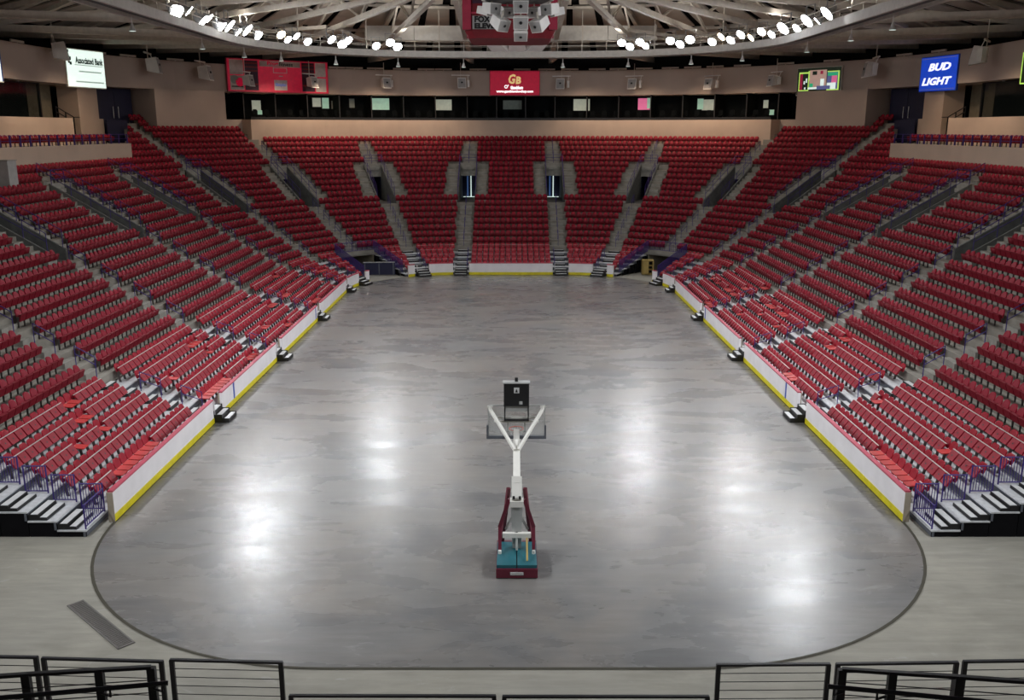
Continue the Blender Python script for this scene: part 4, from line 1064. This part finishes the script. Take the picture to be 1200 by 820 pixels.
b = MB(); b.box(-.42, .42, 1.0, 1.14, .80, .94, 'hoop_white'); b.build('cross_bar', hp)
b = MB(); b.beam((.0, 1.05, .4), (0, 1.05, .85), .07, .07, 'hoop_white'); b.build('jack_post', hp)
b = MB(); b.beam((.30, .25, .44), (.30, 1.0, .8), .05, .03, 'tan'); b.build('crank_handle', hp)
b = MB(); b.hexa([(-.13, 1.15, .4), (.13, 1.15, .4), (.13, 1.4, .4), (-.13, 1.4, .4), (-.17, 1.05, 1.78), (.17, 1.05, 1.78), (.17, 1.3, 1.78), (-.17, 1.3, 1.78)], 'hoop_grey'); b.build('mast', hp)
b = MB(); b.box(-.03, .03, 1.08, 1.12, .5, .95, 'black'); b.build('mast_slot', hp)
b = MB(); b.box(-.2, .2, .98, 1.3, 1.78, 1.96, 'hoop_white'); b.build('mast_collar', hp)
b = MB(); b.beam((0, 1.1, 1.96), (0, 1.45, 2.55), .3, .2, 'hoop_white'); b.build('boom_heel', hp)
for s_ in (-1, 1):
    b = MB(); b.box(s_*.09-.035, s_*.09+.035, .98, 1.02, 2.03, 2.12, 'black'); b.build('heel_slot', hp)
b = MB(); b.beam((0, 1.3, 2.35), (0, 3.15, 3.05), .21, .21, 'hoop_white'); b.build('boom', hp)
b = MB(); b.beam((0, 3.1, 3.02), (0, 3.95, 3.12), .19, .17, 'hoop_white'); b.build('boom_nose', hp)
BY, BZ = 4.05, 2.90
for s_ in (-1, 1):
    b = MB(); b.beam((s_*.06, 2.6, 2.98), (s_*.82, BY-.1, BZ+.93), .085, .085, 'hoop_white'); b.beam((s_*.82, BY-.1, BZ+.93), (s_*.86, BY-.04, BZ+1.03), .085, .085, 'hoop_white'); b.beam((s_*.76, BY-.05, BZ+1.03), (s_*.93, BY-.05, BZ+1.03), .05, .05, 'hoop_white'); b.build('v_arm', hp)
for z_ in (.68, .55):
    b = MB(); b.beam((-.72, BY-.08, BZ+z_), (.72, BY-.08, BZ+z_), .05, .06, 'hoop_white'); b.build('cross_tube', hp)
bb_ = MB(); bb_.box(-.915, .915, BY, BY+.02, BZ, BZ+1.07, 'board_glass'); bk = bb_.build('backboard', hp)
b = MB()
for x_ in (-.915, .895): b.box(x_, x_+.03, BY-.02, BY+.035, BZ, BZ+1.07, 'hoop_grey')
b.box(-.915, .925, BY-.02, BY+.035, BZ+1.05, BZ+1.08, 'hoop_grey'); b.build('board_frame', bk)
b = MB(); b.box(-.96, .96, BY-.03, BY+.05, BZ-.06, BZ+.04, 'deck_riser'); b.box(-.96, -.90, BY-.03, BY+.05, BZ+.04, BZ+.4, 'deck_riser'); b.box(.90, .96, BY-.03, BY+.05, BZ+.04, BZ+.4, 'deck_riser'); b.build('edge_padding', bk)
b = MB()
for x_ in (-.3, .25): b.box(x_, x_+.05, BY+.021, BY+.025, BZ+.15, BZ+.6, 'hoop_white')
b.box(-.3, .3, BY+.021, BY+.025, BZ+.55, BZ+.6, 'hoop_white'); b.box(-.3, .3, BY+.021, BY+.025, BZ+.15, BZ+.2, 'hoop_white'); b.build('target_square', bk)
b = MB(); b.tube([(.228*math.cos(2*PI*k/20), BY+.40+.228*math.sin(2*PI*k/20), 3.05) for k in range(21)], .016, 'rim', 6); b.box(-.12, .12, BY+.03, BY+.18, 3.02, 3.05, 'rim'); b.build('rim', hp)
b = MB()
for k in range(14):
    a0 = 2*PI*k/14; a1 = 2*PI*(k+1.5)/14; a2 = 2*PI*(k-1.5)/14
    for aa in (a1, a2): b.tube([(.225*math.cos(a0), BY+.4+.225*math.sin(a0), 3.04), (.15*math.cos(aa), BY+.4+.15*math.sin(aa), 2.62)], .006, 'net', 4)
b.build('net', hp)
sc_ = MB(); sc_.box(-.40, .40, BY-.28, BY-.02, BZ+1.12, BZ+1.86, 'black'); clk = sc_.build('shot_clock', hp)
b = MB(); b.box(-.43, .43, BY-.3, BY, BZ+1.86, BZ+1.90, 'hoop_grey'); b.build('clock_cap', clk)
b = MB(); b.box(-.05, .05, BY-.2, BY-.1, BZ+1.9, BZ+2.02, 'black'); b.build('beacon', clk)
b = MB(); b.box(-.08, .09, BY-.29, BY-.28, BZ+1.55, BZ+1.73, 'tread'); b.build('warning_label', clk)
b = MB(); b.extr([(-.04, 1.58), (.045, 1.58), (0, 1.70)], lambda x, z: (x, BY-.296, BZ+z), lambda x, z: (x, BY-.291, BZ+z), 'black'); b.build('label_mark', clk)
b = MB(); b.box(.09, .19, BY-.29, BY-.28, BZ+1.18, BZ+1.28, 'hoop_grey'); b.build('socket_plate', clk)
b = MB(); b.box(-.38, .38, BY-.2, BY-.05, BZ+.92, BZ+1.11, 'hoop_grey'); b.build('clock_mount', clk)
b = MB()
for x_ in (-.39, .36): b.box(x_, x_+.04, BY-.22, BY-.04, BZ+.60, BZ+1.12, 'black')
b.box(-.39, .40, BY-.22, BY-.04, BZ+.60, BZ+.64, 'black'); b.build('clock_stand', clk)

# ------------------------------------------------------------------ foreground rails on the near stand
def unproj(px, py, Yd):
    v = py-410; fw_ = F_PX*math.cos(PITCH) - v*math.sin(PITCH); dn = F_PX*math.sin(PITCH) + v*math.cos(PITCH)
    k = Yd/fw_; return Vector((CAM_X + (px-600)*k, Yd, CAM_H - dn*k))
FY = YN-D0-.1
def panel_rail(px0, px1, py0, py1, label, wires, yd=FY, tall=1.5, group=None):
    a, e = unproj(px0, py0, yd), unproj(px1, py1, yd); zb = Z0-.3
    t = thing('cable_rail', label, 'railing', (a.x, yd, zb), 0, group)
    a = a - Vector((a.x, 0, zb)); e = e - Vector((unproj(px0, py0, yd).x, 0, zb)); a.y = e.y = 0
    for q in (a, e):
        b = MB(); b.beam((q.x, 0, -.0), (q.x, 0, q.z), .055, .08, 'dark_rail'); b.build('post', t)
    b = MB(); b.beam((a.x-.03, 0, a.z), (e.x+.03, 0, e.z), .06, .04, 'dark_rail'); b.build('top_rail', t)
    for q in range(wires):
        h = .17*(q+1); b = MB(); b.tube([(a.x, 0, a.z-h), (e.x, 0, e.z-h)], .008, 'dark_rail', 5); b.build('wire', t)
G_ = 'dark cable rail panel along the front wall of the near stand'
for q in ((-90, 42, 768, 770), (51, 189, 771, 775), (201, 329, 773, 776), (842, 971, 779, 778), (982, 1121, 778, 776), (1131, 1280, 775, 773)):
    panel_rail(q[0], q[1], q[2], q[3], 'tall dark metal cable rail panel with thin horizontal wires on the near stand front', 8, group='tall cable rail panels of the near stand')
for q in ((341, 579, 815, 815.5), (591, 829, 816, 816)):
    panel_rail(q[0], q[1], q[2], q[3], 'low wide dark cable rail panel at the middle of the near stand front', 5, group='low cable rail panels of the near stand')
for sd in (-1, 1):
    # ramp rail closer to the camera: stout flat posts, top rail, round handrail on brackets
    if sd < 0: tp = [(-60, 796.5, 8.55), (30, 790, 8.8), (116, 785, 9.0), (177, 781.5, 9.15)]; hd_ = [(-60, 823, 8.3), (197, 800, 8.95)]
    else: tp = [(987, 784, 9.15), (1046, 788, 9.0), (1124, 793, 8.8), (1250, 802, 8.55)]; hd_ = [(970, 804, 8.95), (1250, 831, 8.3)]
    P = [unproj(*q) for q in tp]; org = P[0].copy(); org.z = 0
    zf = lambda p_: zk(int((YN-p_.y-D0)/TR))
    t = thing('ramp_rail', 'stout dark ramp rail with round handrail, %s' % ('trench drain side' if sd < 0 else 'side without the trench drain'), 'railing', (org.x, org.y, zf(P[0])))
    L0 = Vector((org.x, org.y, zf(P[0])))
    for p_ in P[1:] if sd < 0 else P[:-1]:
        b = MB(); q = p_-L0; b.box(q.x-.045, q.x+.045, q.y-.03, q.y+.03, zf(p_)-L0.z, q.z, 'dark_rail'); b.build('post', t)
    b = MB()
    for q in range(len(P)-1): b.beam(P[q]-L0, P[q+1]-L0, .05, .035, 'dark_rail')
    b.build('top_rail', t)
    for h in (.16, .32):
        b = MB(); b.tube([P[0]-L0-Vector((0, 0, h)), P[-1]-L0-Vector((0, 0, h))], .007, 'dark_rail', 5); b.build('wire', t)
    A, E = unproj(*hd_[0]), unproj(*hd_[1]); b = MB(); b.tube([A-L0, E-L0], .027, 'dark_rail', 8); b.build('handrail', t)
    for f in ((.72, .97) if sd < 0 else (.03, .22)):
        q = A.lerp(E, f)-L0; b = MB(); b.tube([q, q+Vector((0, .0, -.1)), q+Vector((-.05*(-sd), .06, -.13)), q+Vector((-.14*(-sd), .1, -.13))], .014, 'dark_rail', 6); b.build('bracket', t)
